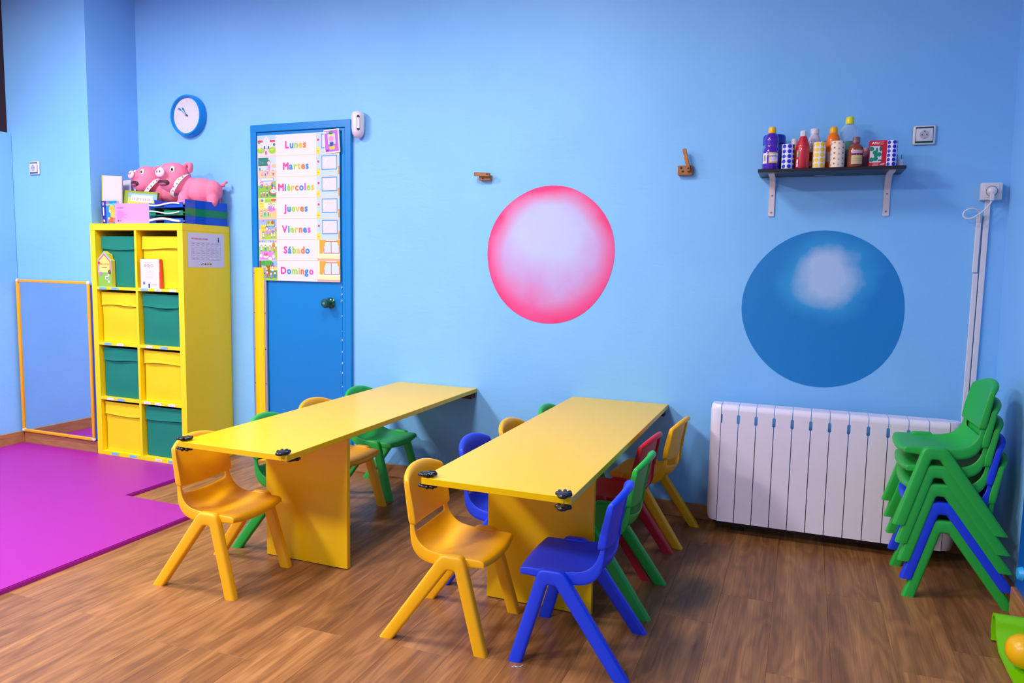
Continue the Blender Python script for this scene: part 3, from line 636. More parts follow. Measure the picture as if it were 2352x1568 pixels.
roll('white sticker roll with yellow dots beside the red bottle', .9935, YF+.002, .0258, .113, M_RW, dots((250, 208, 10), .0092, 5, 7, .55))
def stars(p, r, h):
    cs = [(196, 168, 206), (70, 130, 200), (196, 140, 90), (130, 180, 236), (150, 90, 70)]
    for k in range(10):
        for i in range(5):
            u = (k+.2)*2*math.pi*r/10-math.pi*r; p.star(u, h*(i+.5+(0 if k % 2 else .2))/5, .0062, cs[k % 5])
roll('cream sticker roll printed with little stars in front of the orange bottle', 1.069, YF+.001, .0295, .114, mat('roll_cream', (246, 224, 196), .5), stars)
roll('white sticker roll with dark blue dots at the right shelf end', 1.284, YF+.006, .0213, .110, M_RW, dots((8, 40, 190), .0078, 6, 6, .35))
# small yellow bottle
t = bottle('paint_bottle', 'small yellow paint bottle with white cap behind the blue-dotted roll', .886, -.120, [(0, 0), (.019, 0), (.020, .003), (.020, .098), (.015, .108), (.013, .114)], mat('yellow_paint', (232, 200, 0), .2, coat=.3),
           [(.013, .113), (.0142, .114), (.0142, .140), (.012, .143), (0, .143)], M_WPL)
# red glitter bottle
t = bottle('paint_bottle', 'red glitter paint bottle with white cap, between two dotted rolls', .924, YF+.008, [(0, 0), (.029, 0), (.031, .004), (.031, .094), (.0295, .102), (.024, .120), (.016, .140), (.0145, .144)], mat('red_glitter', (204, 12, 34), .18, coat=.5, bump=.3, bscale=1400),
           [(.0145, .142), (.0150, .144), (.0150, .163), (.0125, .168), (0, .168)], M_WPL, n=8)
t.rotation_euler[2] = rad(22.5)
p = PR(); p.rect(-.034, .010, -.024, .082, (206, 20, 36)); p.up(); p.rect(-.033, .050, -.024, .080, (120, 170, 190)); p.disc(-.029, .068, .0045, (250, 190, 20)); p.rect(-.033, .008, -.024, .040, (226, 222, 232)); p.up(); p.scribble(-.032, .022, .006, .003, (90, 80, 110), 4)
p.build('side_label', t, fn=wrap(.0305, a0=rad(-10)))
# white bottle
t = bottle('paint_bottle', 'pearly white twisted bottle with white cap behind the red bottle', .970, -.105, [(0, 0), (.026, 0), (.028, .004), (.028, .095), (.0255, .100), (.028, .108), (.0285, .128), (.024, .146), (.017, .158), (.0165, .164)], mat('pearl_plastic', (214, 206, 226), .15, coat=.4),
           [(.0165, .162), (.0185, .163), (.0185, .184), (.016, .187), (0, .187)], M_WPL)
p = PR(); p.rect(-.03, .012, .04, .080, (160, 20, 40), 12); p.up(); p.disc(.012, .05, .018, (90, 140, 60), .022); p.rect(-.03, .018, -.006, .04, (226, 220, 230), 3)
p.build('front_label', t, fn=wrap(.0281))
# orange bottle
def ribs(r0_, z0, z1, n, amp):
    return [(r0_+amp*(1 if i % 2 else -1), z0+(z1-z0)*i/n) for i in range(n+1)]
t = bottle('paint_bottle', 'orange ribbed paint bottle with amber cap behind the star roll', 1.049, -.128, [(0, 0), (.027, 0), (.029, .004), (.029, .082)]+ribs(.0288, .086, .130, 10, .0006)+[(.0265, .142), (.0205, .154), (.0165, .160)], mat('orange_paint', (250, 120, 4), .15, coat=.4),
           [(.0165, .158), (.0172, .160), (.0165, .181), (.013, .187), (0, .188)], mat('cap_amber', (252, 182, 6), .3))
p = PR(); p.rect(-.03, .032, .03, .076, (216, 196, 210), 10); p.up()
for k in range(5): p.rect(-.026, .040+.007*k, .0, .0415+.007*k, (130, 120, 150))
p.build('front_label', t, fn=wrap(.0291, a0=rad(-12)))
t = bottle('paint_bottle', 'slim orange bottle peeping out left of the ribbed orange bottle', 1.018, -.055, [(0, 0), (.016, 0), (.017, .003), (.017, .100), (.012, .112), (.011, .116)], mat('orange_paint', (250, 120, 4), .15, coat=.4),
           [(.011, .115), (.012, .116), (.012, .136), (.010, .138), (0, .138)], mat('cap_orange', (250, 128, 20), .3))
# big clear bottle
t = bottle('paint_bottle', 'tall clear ribbed bottle with bright yellow cap and green paint left inside', 1.1145, -.085, [(0, 0), (.036, 0), (.0385, .004), (.0385, .100)]+ribs(.0382, .106, .165, 12, .0008)+[(.0355, .180), (.027, .194), (.018, .202), (.0175, .206)], clear_plastic('bottle_clear', (236, 244, 252), .9),
           [(.0175, .204), (.0182, .206), (.0175, .228), (.014, .235), (0, .236)], mat('cap_lemon', (248, 226, 0), .3))
MB().lathe([(0, .003), (.035, .003), (.0372, .006), (.0372, .085), (.030, .100), (.0355, .125), (0, .128)], 30).build('green_paint', mat('green_residue', (20, 150, 120), .3), t)
# brown bottle
t = bottle('paint_bottle', 'brown paint bottle with beige label left of the red sticker box', 1.141, YF+.006, [(0, 0), (.030, 0), (.0325, .004), (.0325, .072), (.030, .085), (.022, .096), (.0145, .101), (.0140, .106)], mat('brown_paint', (140, 66, 40), .15, coat=.4),
           [(.0140, .104), (.0158, .105), (.0158, .124), (.0150, .125), (.0150, .129), (.013, .131), (0, .131)], mat('cap_mauve', (128, 92, 100), .35))
p = PR(); p.rect(-.022, .012, .026, .072, (222, 196, 142), 8); p.up(); p.rect(-.022, .050, .026, .058, (96, 10, 40), 8); p.rect(-.022, .058, .020, .068, (206, 160, 200), 7); p.rect(-.002, .0515, .010, .0545, (250, 190, 120)); p.up()
for k in range(7): p.rect(-.019, .017+.0045*k, .022, .0178+.0045*k, (140, 120, 90), 5)
p.build('front_label', t, fn=wrap(.0327, a0=rad(8)))
t = bottle('paint_bottle', 'small mauve bottle half hidden between the brown bottle and the red box', 1.188, -.095, [(0, 0), (.019, 0), (.0205, .003), (.0205, .060), (.014, .074), (.010, .080)], clear_plastic('mauve_clear', (200, 140, 170), .35),
           [(.010, .079), (.011, .080), (.011, .094), (0, .095)], mat('cap_pink', (226, 150, 150), .35))
# APLI box
t = thing('sticker_box', 'red cardboard box lettered APLI with a window onto green dotted stickers', 'box', (1.196, YF-.006, ZT), rot=(0, 0, rad(3)), group=GS)
MB().box((0, 0, 0), (.067, .05, .112), .0006, 1).build('carton', mat('carton_red', (206, 14, 34), .4), t, smooth=False)
p = PR(); p.l = 1; p.poly([(.002, .018), (.044, .018), (.048, .022), (.048, .080), (.044, .088), (.002, .088)], (222, 218, 232)); p.up()
G = (0, 142, 104)
for u, v in ((.008, .076), (.022, .060), (.009, .030), (.025, .034), (.044, .052), (.026, .05)): p.disc(min(u, .0385), v, .0095, G)
p.disc(.029, .070, .0045, G, .012); p.disc(.043, .076, .005, (0, 100, 76), .011); p.rect(.036, .024, .048, .030, (0, 110, 84)); p.up()
p.text('APLI', .022, .096, .0135, (250, 246, 250), bold=.045, track=.04)
for k in range(4): p.rect(.040, .093+.0038*k, .040+.012+.004*(k % 2), .0946+.0038*k, (240, 150, 150))
for k in range(3): p.rect(.012+.002*k, .004+.004*k, .038, .006+.004*k, (240, 170, 170))
p.poly([(.042, .006), (.060, .009), (.064, .015), (.046, .012)], (250, 190, 190))
p.build('front_print', t)
# white plug adaptor
t = thing('plug_adaptor', 'white plug adaptor with prongs up at the right shelf end', 'plug', (1.319, -.140, ZT), group=GS)
MB().lathe([(0, 0), (.019, 0), (.0185, .004), (.014, .018), (.0135, .034), (0, .035)], 24).build('plug_body', M_WPL, t)
for s in (-1, 1): MB().lathe([(0, .034), (.0022, .034), (.0022, .052), (.001, .054), (0, .054)], 10, c=(s*.008, 0, 0)).build('prong', M_STEEL, t)

# ================================================================== sockets
M_GTRIM = mat('socket_green_trim', (10, 76, 66), .3)
def socket(label, loc, wdt=.092, hgt=.085, group='wall sockets'):
    t = thing('wall_socket', label, 'socket', loc, group=group)
    MB().box((-wdt/2, -.012, -hgt/2), (wdt/2, 0, hgt/2), .008, 3).build('outer_frame', M_WPL, t)
    MB().box((-wdt*.385, -.0135, -hgt*.415), (wdt*.385, -.010, hgt*.415), .001, 1).build('green_inset', M_GTRIM, t)
    MB().box((-wdt*.365, -.0165, -hgt*.33), (wdt*.365, -.012, hgt*.33), .002, 2).build('cover_plate', M_WPL, t)
    Ms = Matrix.Rotation(rad(90), 4, 'X')
    MB().lathe([(.0185, .0160), (.0200, .0168), (.0205, .0168), (.0205, .0150)], 32, M=Ms).build('socket_ring', mat('socket_grey', (206, 200, 210), .4), t)
    MB().lathe([(0, .0166), (.0184, .0166), (.0184, .0170), (0, .0170)], 32, M=Ms).build('socket_well', mat('socket_well', (188, 182, 194), .4), t)
    for s in (-1, 1): MB().lathe([(0, .0170), (.0028, .0170), (.0028, .0174), (0, .0174)], 12, M=Matrix.Translation((s*.0095, 0, 0)) @ Ms).build('pin_hole', M_DARK, t)
    for s in (-1, 1): MB().box((-.003, -.0178, s*.0155-.002), (.003, -.0168, s*.0155+.002)).build('earth_clip', M_DARK if s > 0 else M_STEEL, t)
    return t
socket('white wall socket with green trim right of the black shelf', (1.424, 0, 1.888))
socket('white wall socket with green trim on the wall left of the column', (-3.728, COLY, 1.848))
t = thing('surface_socket', 'white surface-mounted socket box near the right corner, above the cable trunking', 'socket', (1.694, 0, 1.634))
MB().box((-.040, -.040, -.037), (.040, 0, .037), .004, 2).build('box', M_WPL, t)
MB().box((-.028, -.042, -.027), (.028, -.039, .027), .001, 1).build('cover_plate', M_WPL, t)
MB().lathe([(.0195, .041), (.0215, .0425), (.0225, .0425), (.0225, .041)], 32, M=Matrix.Rotation(rad(90), 4, 'X')).build('socket_ring', M_DARK, t)
t = thing('power_plug', 'white plug in the surface socket with its lead looping to the left', 'plug', (1.694, -.042, 1.634))
MB().lathe([(0, 0), (.0185, 0), (.0185, .010), (.016, .022), (.010, .027), (0, .028)], 24, M=Matrix.Rotation(rad(90), 4, 'X')).box((-.009, -.026, -.042), (.007, -.006, -.004), .003, 2).build('plug_body', M_WPL, t)
cab = [(0, -.016, -.040), (-.006, -.016, -.055), (-.022, -.014, -.078), (-.045, -.012, -.100), (-.070, -.010, -.116), (-.092, -.008, -.115), (-.102, -.006, -.100), (-.094, -.006, -.083), (-.075, -.008, -.074), (-.055, -.004, -.076), (-.040, .004, -.088), (-.034, .014, -.105), (-.034, .022, -.13)]
def smooth_path(P, n=5):
    out = []
    for i in range(len(P)-1):
        p0, p1, p2, p3 = [Vector(P[max(0, min(len(P)-1, i+k))]) for k in (-1, 0, 1, 2)]
        for s in range(n):
            u = s/n; out.append(.5*((2*p1)+(p2-p0)*u+(2*p0-5*p1+4*p2-p3)*u*u+(3*p1-p0-3*p2+p3)*u**3))
    return out+[Vector(P[-1])]
MB().tube(smooth_path(cab), .0036, 10).build('lead', M_WPL, t)
t = thing('cable_trunking', 'two white plastic trunking strips running down the wall to the radiator', 'trunking', (1.690, 0, 0))
MB().box((-.012, -.012, .30), (.010, 0, 1.597), .002, 1).build('trunking_channel', M_WPL, t, smooth=False)
MB().box((-.036, -.012, .30), (-.016, 0, 1.28), .002, 1).build('trunking_channel', M_WPL, t, smooth=False)
MB().box((-.040, -.015, 1.283), (-.020, 0, 1.535), .002, 1).build('trunking_cover', M_WPL, t, smooth=False)

# ================================================================== RADIATOR
M_RAD = mat('radiator_enamel', (236, 224, 238), .3)
RY, RB, RT = -.183, .062, .633
t = thing('radiator', 'white electric radiator of twelve ribs under the blue painted ball', 'radiator', (0, 0, 0))
SW = .0764
def section_mesh():
    b = MB(); h = SW/2; ns = .0055
    # front plate outline with half slots at both sides
    zs0, zs1 = .548, .586
    out = [(-h, RB), (h, RB), (h, zs0-.004), (h-ns, zs0), (h-ns, zs1), (h, zs1+.004), (h, RT-.026), (-h, RT-.026), (-h, zs1+.004), (-h+ns, zs1), (-h+ns, zs0), (-h, zs0-.004)]
    b.prism(out, RY, RY+.004)
    # rounded shoulder to the top
    n = 6; rr = .026; a1 = []
    for i in range(n+1):
        a = math.pi/2*i/n; a1.append((RY+rr-rr*math.cos(a), RT-rr+rr*math.sin(a)))
    vs = [(x, y, z) for y, z in a1 for x in (-h, h)]; fs = [(2*i, 2*i+1, 2*i+3, 2*i+2) for i in range(n)]
    b.add(vs, fs); b.add([(x, y+.003, z-.003) for x, y, z in vs], [f[::-1] for f in fs])
    # slotted top: three strips joined in the middle and at the ends
    y0 = RY+rr
    for a, c in ((0, .006), (.0095, .0455), (.049, .074)): b.box((-h, y0+a, RT-.003), (h, y0+c, RT))
    for a, c in ((.006, .0095), (.0455, .049)): b.box((-.005, y0+a, RT-.003), (.005, y0+c, RT))
    # core and fins behind
    b.box((-.024, RY+.004, RB+.01), (.024, RY+.092, RT-.012)); b.box((-h, RY+.088, RB+.01), (h, RY+.094, RB+.4))
    return b.mesh('section', M_RAD, ang=40)
sm = section_mesh(); RX0 = .6262
for i in range(12): obj('section', sm, t, loc=(RX0+.08*(i+.5), 0, 0))
def endcap(s, x):
    b = MB(); n = 8; wd = .050; dp = .094
    prof = [(0, RY)]+[(wd*math.sin(math.pi/2*i/n), RY+dp*.42*(1-math.cos(math.pi/2*i/n))) for i in range(1, n+1)]+[(wd, RY+dp), (0, RY+dp)]
    m = len(prof); lv = [(RB+.0, .80), (RB+.02, .95), (RB+.06, 1), (RT-.03, 1), (RT-.010, .96), (RT, .82)]
    vs = [(x+s*px*sc, (RY+.047)+(py-RY-.047)*(sc if 0 < j < m-1 else (.5+.5*sc)), z) for z, sc in lv for j, (px, py) in enumerate(prof)]
    fs = [(i*m+k, i*m+(k+1) % m, (i+1)*m+(k+1) % m, (i+1)*m+k) for i in range(len(lv)-1) for k in range(m)]+[tuple(range(m))[::-1], tuple((len(lv)-1)*m+k for k in range(m))]
    b.add(vs, fs).build('end_cap', M_RAD, t, ang=50)
endcap(-1, RX0-.0011); endcap(1, RX0+.96+.0011)
for x in (.72, 1.50): MB().box((x-.03, RY+.078, 0), (x+.03, RY+.094, .07), .003, 1).build('foot', M_DARK, t)
MB().box((RX0-.02, RY+.03, .040), (RX0+.98, RY+.085, .068)).build('base_rail', M_DARK, t, smooth=False)

# ================================================================== TABLES
TH, TT = .580, .022
def table(name, label, x0, x1, yn, p0, p1, py):
    t = thing(name, label, 'table', ((x0+x1)/2, -.003, 0), group='long yellow tables fixed to the wall'); cx = (x0+x1)/2
    MB().box((x0-cx, yn+.003, TH-TT), (x1-cx, 0, TH), .0012, 1).build('tabletop', [M_YTAB], t, smooth=False)
    MB().box((p0-cx, py+.003, .004), (p1-cx, py+.025, TH-TT), .001, 1).build('leg_panel', M_YEDGE, t, smooth=False)
    for x in (p0-cx+.05, p1-cx-.05): MB().box((x-.015, py+.006, 0), (x+.015, py+.022, .0045)).build('glide', M_DARK, t, smooth=False)
    MB().box((x0-cx+.05, -.045, TH-TT-.034), (x1-cx-.012, .002, TH-TT), .001, 1).build('wall_batten', mat('batten_brown', (70, 22, 18), .5), t, smooth=False)
    return t
TA = table('wall_table', 'long yellow table on the left, nearer the blue door', -1.2416, -.7351, -1.6778, -1.157, -.744, -1.2836)
TB = table('wall_table', 'long yellow table on the right, between the pink ball and the radiator', -.1682, .3439, -1.7175, -.114, .301, -1.2797)
# hand-shaped clips
def clip(label, x, y, rz, lower_dx=0):
    t = thing('hand_clip', label, 'clip', (x, y, TH), (0, 0, rz), 'black hand-shaped clips on the table corners')
    def hand_mesh(sg):
        b = MB(); b.ball((-.012, 0, 0), (.022, .020, .0075), 18, 8); b.ball((-.026, 0, 0), (.012, .016, .0075), 14, 8)
        for k, (a, l) in enumerate(((62, .026), (28, .036), (0, .039), (-28, .036), (-62, .027))):
            dx, dy = math.cos(rad(a)), math.sin(rad(a)); b.tube([(-.012+dx*.008, dy*.010, 0), (-.012+dx*l*.6, dy*l*.75, 0), (-.012+dx*l*.92, dy*l*.98, 0), (-.012+dx*l, dy*l*1.06, 0)], [.0062, .0066, .0062, .003], 10)
        return b
    hu = hand_mesh(1).build('upper_hand', M_BLACK, t, loc=(0, 0, .009), rot=(0, rad(-3), 0), ang=80)
    hl = hand_mesh(-1).build('lower_hand', M_BLACK, t, loc=(lower_dx, 0, -TT-.009), rot=(0, rad(3), 0), ang=80)
    MB().tube([(-.004, -.004, .004), (-.0185, -.004, .0), (-.0185, -.004, -TT), (-.004, -.004, -TT-.004)], .0011, 6).build('spring_wire', M_STEEL, t)
clip('black hand clip on the outer left front corner of the left table', -1.226, -1.655, rad(12))
clip('black hand clip on the right front corner of the left table', -.757, -1.667, rad(95), .062)
clip('black hand clip on the left front corner of the right table', -.150, -1.695, rad(14))
clip('black hand clip on the right front corner of the right table', .318, -1.712, rad(98), -.004)

# ================================================================== CHAIRS
def chair_meshes():
    US = [-1, -.975, -.93, -.86, -.74, -.5, -.25, 0, .25, .5, .74, .86, .93, .975, 1]
    # (xc, zc, xs, zs, halfwidth, skirt dx, skirt dz)
    S = [(.174, .270, .160, .281, .136, 0, -.0005), (.184, .279, .168, .286, .140, 0, -.003), (.187, .288, .172, .295, .143, 0, -.012), (.182, .298, .170, .3035, .1445, 0, -.020), (.170, .304, .162, .3075, .145, 0, -.025), (.15, .3055, .146, .309, .145, 0, -.027), (.10, .303, .10, .309, .145, 0, -.030),
         (.05, .295, .05, .310, .145, 0, -.036), (.0, .287, .008, .313, .145, -.004, -.042), (-.035, .285, -.025, .318, .145, -.010, -.044), (-.066, .291, -.048, .327, .144, -.018, -.042), (-.090, .308, -.066, .342, .143, -.024, -.032), (-.103, .330, -.077, .360, .141, -.023, -.016), (-.110, .352, -.0835, .376, .138, -.019, -.007)]
    SU = [(-.113, .372, -.0865, .392, .137, -.017, -.004), (-.116, .395, -.090, .412, .135, -.016, 0)]
    b = MB(); R_ = []
    def row(rw, cols):
        xc, zc, xs, zs, hw, sdx, sdz = rw; out = {}
        def pt(u): s = abs(u)**2.4; return (xc+(xs-xc)*s, hw*u, zc+(zs-zc)*s)
        for j in cols: out[j] = pt(US[j])
        e0 = pt(-1); e1 = pt(1)
        for f, j in ((.5, -1), (1, -2)):
            out[j] = (e0[0]+sdx*f, e0[1]-.002*f, e0[2]+sdz*f); out[len(US)-1-j] = (e1[0]+sdx*f, e1[1]+.002*f, e1[2]+sdz*f)
        return out
    allc = list(range(len(US))); side = [0, 1, 2, 3, 11, 12, 13, 14]
    rws = [row(r, allc) for r in S]+[row(r, side) for r in SU]
    vs = []; idx = []
    for r in rws:
        m = {}
        for j, p in r.items(): m[j] = len(vs); vs.append(p)
        idx.append(m)
    fs = []
    for a, c in zip(idx, idx[1:]):
        for j in range(-2, len(US)+1):
            if all(k in a and k in c for k in (j, j+1)): fs.append((a[j], a[j+1], c[j+1], c[j]))
    b.add(vs, fs)
    seat = baked(b, 'seat', [CHAIRM['yellow']], [('SOLIDIFY', dict(thickness=.006, offset=-1)), ('SUBSURF', dict(levels=1, render_levels=1))], 70)
    # backrest
    Bk = [(-.106, .380, -.080, .397, .140, -.025, .002), (-.104, .387, -.0785, .402, .1425, -.028, 0), (-.111, .44, -.0855, .45, .143, -.027, 0), (-.122, .50, -.0975, .498, .141, -.0235, 0), (-.129, .548, -.104, .530, .139, -.0225, 0), (-.133, .566, -.107, .5405, .137, -.020, 0),
          (-.139, .576, -.112, .546, .135, -.014, -.001), (-.148, .5795, -.1185, .548, .134, -.008, -.001), (-.157, .577, -.125, .546, .134, -.003, -.001), (-.162, .568, -.129, .5405, .134, -.0, -.002), (-.1625, .560, -.130, .535, .134, 0, -.002)]
    b = MB(); vs = []; idx = []
    for r in Bk:
        m = {}
        for j, p in row(r, allc).items(): m[j] = len(vs); vs.append(p)
        idx.append(m)
    fs = []
    for a, c in zip(idx, idx[1:]):
        for j in range(-2, len(US)+1): fs.append((a[j], a[j+1], c[j+1], c[j]))
    b.add(vs, fs)
    back = baked(b, 'backrest', [CHAIRM['yellow']], [('SOLIDIFY', dict(thickness=.0065, offset=-1)), ('SUBSURF', dict(levels=1, render_levels=1))], 70)
    # legs: each half of the A-frame is an outline with its edges rounded, flush with its twin at the apex
    XM = .0615
    def leg(pts, sgn):
        bm = bmesh.new(); n = len(pts); dp = .0165
        lo = [bm.verts.new((x, -dp, z)) for x, z in pts]; hi = [bm.verts.new((x, dp, z)) for x, z in pts]
        bm.faces.new(lo); bm.faces.new(hi[::-1])
        for i in range(n): bm.faces.new((lo[i], hi[i], hi[(i+1) % n], lo[(i+1) % n]))
        bmesh.ops.recalc_face_normals(bm, faces=list(bm.faces))
        ed = []
        for e in bm.edges:
            p, q = e.verts[0].co, e.verts[1].co
            if abs(p.y-q.y) > 1e-6: continue                       # cross edges stay
            if abs(p.x-XM) < 1e-6 and abs(q.x-XM) < 1e-6: continue  # seam
            if p.z < 1e-6 and q.z < 1e-6: continue                 # sole
            ed.append(e)
        bmesh.ops.bevel(bm, geom=ed, offset=.009, segments=3, profile=.5, affect='EDGES')
        for v in bm.verts: v.co.y += sgn*(.1515+.0145*(1-v.co.z/.293))
        return MB().bm(bm).mesh('leg', CHAIRM['yellow'], ang=50)
    F = [(XM, .317), (.084, .317), (.093, .3155), (.101, .311), (.107, .303), (.1105, .293), (.1955, 0), (.1505, 0), (.0755, .262), (.0735, .2655), (.0700, .2675), (XM, .2675)]
    Rr = [(XM, .317), (.039, .317), (.030, .3155), (.022, .3115), (.014, .303), (.006, .293), (-.1985, 0), (-.1480, 0), (.0425, .262), (.0455, .2655), (.0500, .2675), (XM, .2675)]
    legs = [leg(F, s_) for s_ in (-1, 1)]+[leg(Rr, s_) for s_ in (-1, 1)]
    return seat, back, legs
SEAT, BACK, LEGS = chair_meshes()
def chair(colour, x, y, rot, label, group, z=0):
    t = thing('child_chair', label, 'chair', (x, y, z), (0, 0, rad(rot)), group)
    for nm, me in [('seat', SEAT), ('backrest', BACK)]+[('leg', l) for l in LEGS]:
        o = obj(nm, me, t); o.material_slots[0].link = 'OBJECT'; o.material_slots[0].material = CHAIRM[colour]
    return t
GA, GB = 'children\'s chairs along the left table', 'children\'s chairs around the right table'
chair('yellow', -1.170, -1.522, 1.5, 'yellow plastic child chair at the front end of the left table, nearest the purple mat', GA)
chair('green', -1.188, -1.0737, 8, 'green plastic child chair second from the front at the left table, mostly behind its panel', GA)
chair('yellow', -1.228, -.665, 0, 'yellow plastic child chair between two green chairs at the left table', GA)
chair('green', -1.238, -.245, 0, 'green plastic child chair against the wall at the far end of the left table', GA)
chair('yellow', -.139, -1.5245, 2, 'yellow plastic child chair at the left front corner of the right table', GB)
chair('blue', -.148, -1.068, 0, 'blue plastic child chair on the left side of the right table', GB)
chair('yellow', -.128, -.700, 0, 'yellow plastic child chair behind the blue one on the right table\'s left side', GB)
chair('green', -.086, -.285, 0, 'green plastic child chair barely showing at the wall, left of the right table', GB)
chair('blue', .322, -1.4945, 182, 'blue plastic child chair in front at the right side of the right table', GB)
chair('green', .310, -1.050, 180, 'green plastic child chair tucked behind the front blue chair, right of the right table', GB)
chair('red', .268, -.684, 174.5, 'red plastic child chair, the only red one, on the right side of the right table', GB)
chair('yellow', .328, -.277, 174.5, 'yellow plastic child chair by the wall between the right table and the radiator', GB)
sa = rad(182)
for i, (c, lb) in enumerate([('green', 'bottom green chair of the stack by the radiator, standing on the floor'), ('blue', 'blue chair, the only blue one in the stack by the radiator'),
                             ('green', 'green chair just above the blue one in the stack by the radiator'), ('green', 'green chair second from the top of the stack by the radiator'), ('green', 'topmost green chair of the stack by the radiator')]):
    dx = .0124*i
    chair(c, 1.580+math.cos(sa)*dx, -.419+math.sin(sa)*dx, 182, lb, 'stacked chairs by the radiator', z=.0718*i)

# ================================================================== MAT
t = MB(); zt = .02
outl = [(XL+.016, COLY-.016), (XL+.016, -3.4), (-1.800, -3.4), (-1.800, -.975), (-2.345, -.966), (-2.352, -.400), (-3.232, -.400), (-3.232, COLY-.016)]
bm = bmesh.new(); vsb = [bm.verts.new((x, y, 0)) for x, y in outl]; f = bm.faces.new(vsb[::-1] if False else vsb)
r_ = bmesh.ops.extrude_face_region(bm, geom=[f]); 
for v in [g for g in r_['geom'] if isinstance(g, bmesh.types.BMVert)]: v.co.z = zt
bmesh.ops.recalc_face_normals(bm, faces=list(bm.faces))
bmesh.ops.bevel(bm, geom=[e for e in bm.edges if abs(e.verts[0].co.z-zt) < 1e-5 and abs(e.verts[1].co.z-zt) < 1e-5], offset=.004, segments=2, affect='EDGES')
mo = MB().bm(bm).build('play_mat', mat('magenta_vinyl', (164, 14, 150), .45, bump=.08, bscale=400), ang=40)
tag(mo, 'large magenta vinyl play mat in front of the yellow cabinet', 'mat')

# ================================================================== MIRROR
t = thing('wall_mirror', 'tall mirror in a thin gold frame on the wall left of the yellow cabinet', 'mirror', (-3.588, COLY-.0145, .098))
MW, MH = .335, 1.028
MB().box((-MW+.012, -.004, .008), (MW+.012, .0, MH-.035)).build('backing_board', mat('backing_blue', (24, 70, 190), .5), t, smooth=False)
m = bpy.data.materials.new('mirror_glass'); m.use_nodes = True; bb = m.node_tree.nodes['Principled BSDF']; bb.inputs['Metallic'].default_value = 1; bb.inputs['Roughness'].default_value = .02; bb.inputs['Base Color'].default_value = (.72, .76, .86, 1)
MB().box((-MW+.008, -.009, .008), (MW-.008, -.0045, MH-.008)).build('glass', m, t, smooth=False)
M_GOLD = mat('gold_frame', (240, 170, 10), .3)
for a, bq in (((-MW+.012, -.018, 0), (MW-.012, -.004, .018)), ((-MW+.012, -.018, MH-.018), (MW-.012, -.004, MH)), ((-MW, -.018, .012), (-MW+.018, -.004, MH-.012)), ((MW-.018, -.018, .012), (MW, -.004, MH-.012))):
    MB().box(a, bq, .003, 2).build('frame_bar', M_GOLD, t)
for x in (-1, 1):
    for z in (.010, MH-.010):
        MB().ball((x*(MW-.010), -.011, z), (.014, .010, .014), 14, 8).build('corner_cap', M_WPL, t)

# ================================================================== CABINET
CX0, CX1, CYF, CH = -3.2399, -2.4847, -.3945, 1.49
t = CAB = thing('cube_cabinet', 'tall yellow cabinet with eight open cubes of fabric boxes', 'cabinet', ((CX0+CX1)/2, 0, 0))
hw = (CX1-CX0)/2; yb = -.004
MB().box((-hw, CYF, CH-.042), (hw, yb, CH), .001, 1).build('top_board', M_YCAB, t, smooth=False)
MB().box((-hw, CYF, 0), (hw, yb, .042), .001, 1).build('bottom_board', M_YCAB, t, smooth=False)
for s in (-1, 1): MB().box((s*hw-(.042 if s > 0 else 0), CYF, .0425), (s*hw+(.042 if s < 0 else 0), yb, CH-.0425), .001, 1).build('side_board', M_YCAB, t, smooth=False)
MB().box((-.009, CYF+.001, .0425), (.009, yb, CH-.0425), .001, 1).build('divider', M_YCAB, t, smooth=False)
zs = [.042+(.3335+.018)*i for i in range(5)]          # cell floors
for i in range(1, 4):
    for s in (-1, 1):
        lo, hi = (-hw+.042, -.009) if s < 0 else (.009, hw-.042)
        MB().box((lo, CYF+.0005, zs[i]-.018), (hi, yb, zs[i]), .0008, 1).build('shelf_board', M_YCAB, t, smooth=False)
MB().box((-hw+.005, -.006, .005), (hw-.005, -.003, CH-.005)).build('back_panel', M_YCAB, t, smooth=False)
rn = random.Random(11)
stick = {1: ([(.0, 1), (.105, 1)], [(.02, 1), (.135, 0), (.25, 0)]), 2: ([(.03, 1), (.14, 0)], [(.05, 0), (.165, 1)]), 3: ([(.04, 0), (.125, 1)], [(.02, 0), (.11, 0), (.22, 0)]), 0: ([(.06, 1), (.215, 1)], [(.10, 0), (.205, 1)])}
for rw, (lf, rg) in stick.items():
    # rows counted from the top: 1..3 shelves, 0 = bottom board
    zc = {1: zs[3]-.009, 2: zs[2]-.009, 3: zs[1]-.009, 0: .030}[rw]
    for lo, lst in ((-hw+.060, lf), (.013, rg)):
        for (u, blue) in lst:
            p = PR(); w_ = .062 if blue else .056
            p.rect(0, -.008, w_, .008, (130, 190, 240) if blue else (240, 226, 240)); p.up(); p.scribble(.012, -.001, w_*.55, .003, (70, 90, 170) if blue else (90, 70, 100), rn.random())
            p.build('name_sticker', t, loc=(lo+u, CYF-.0012, zc))
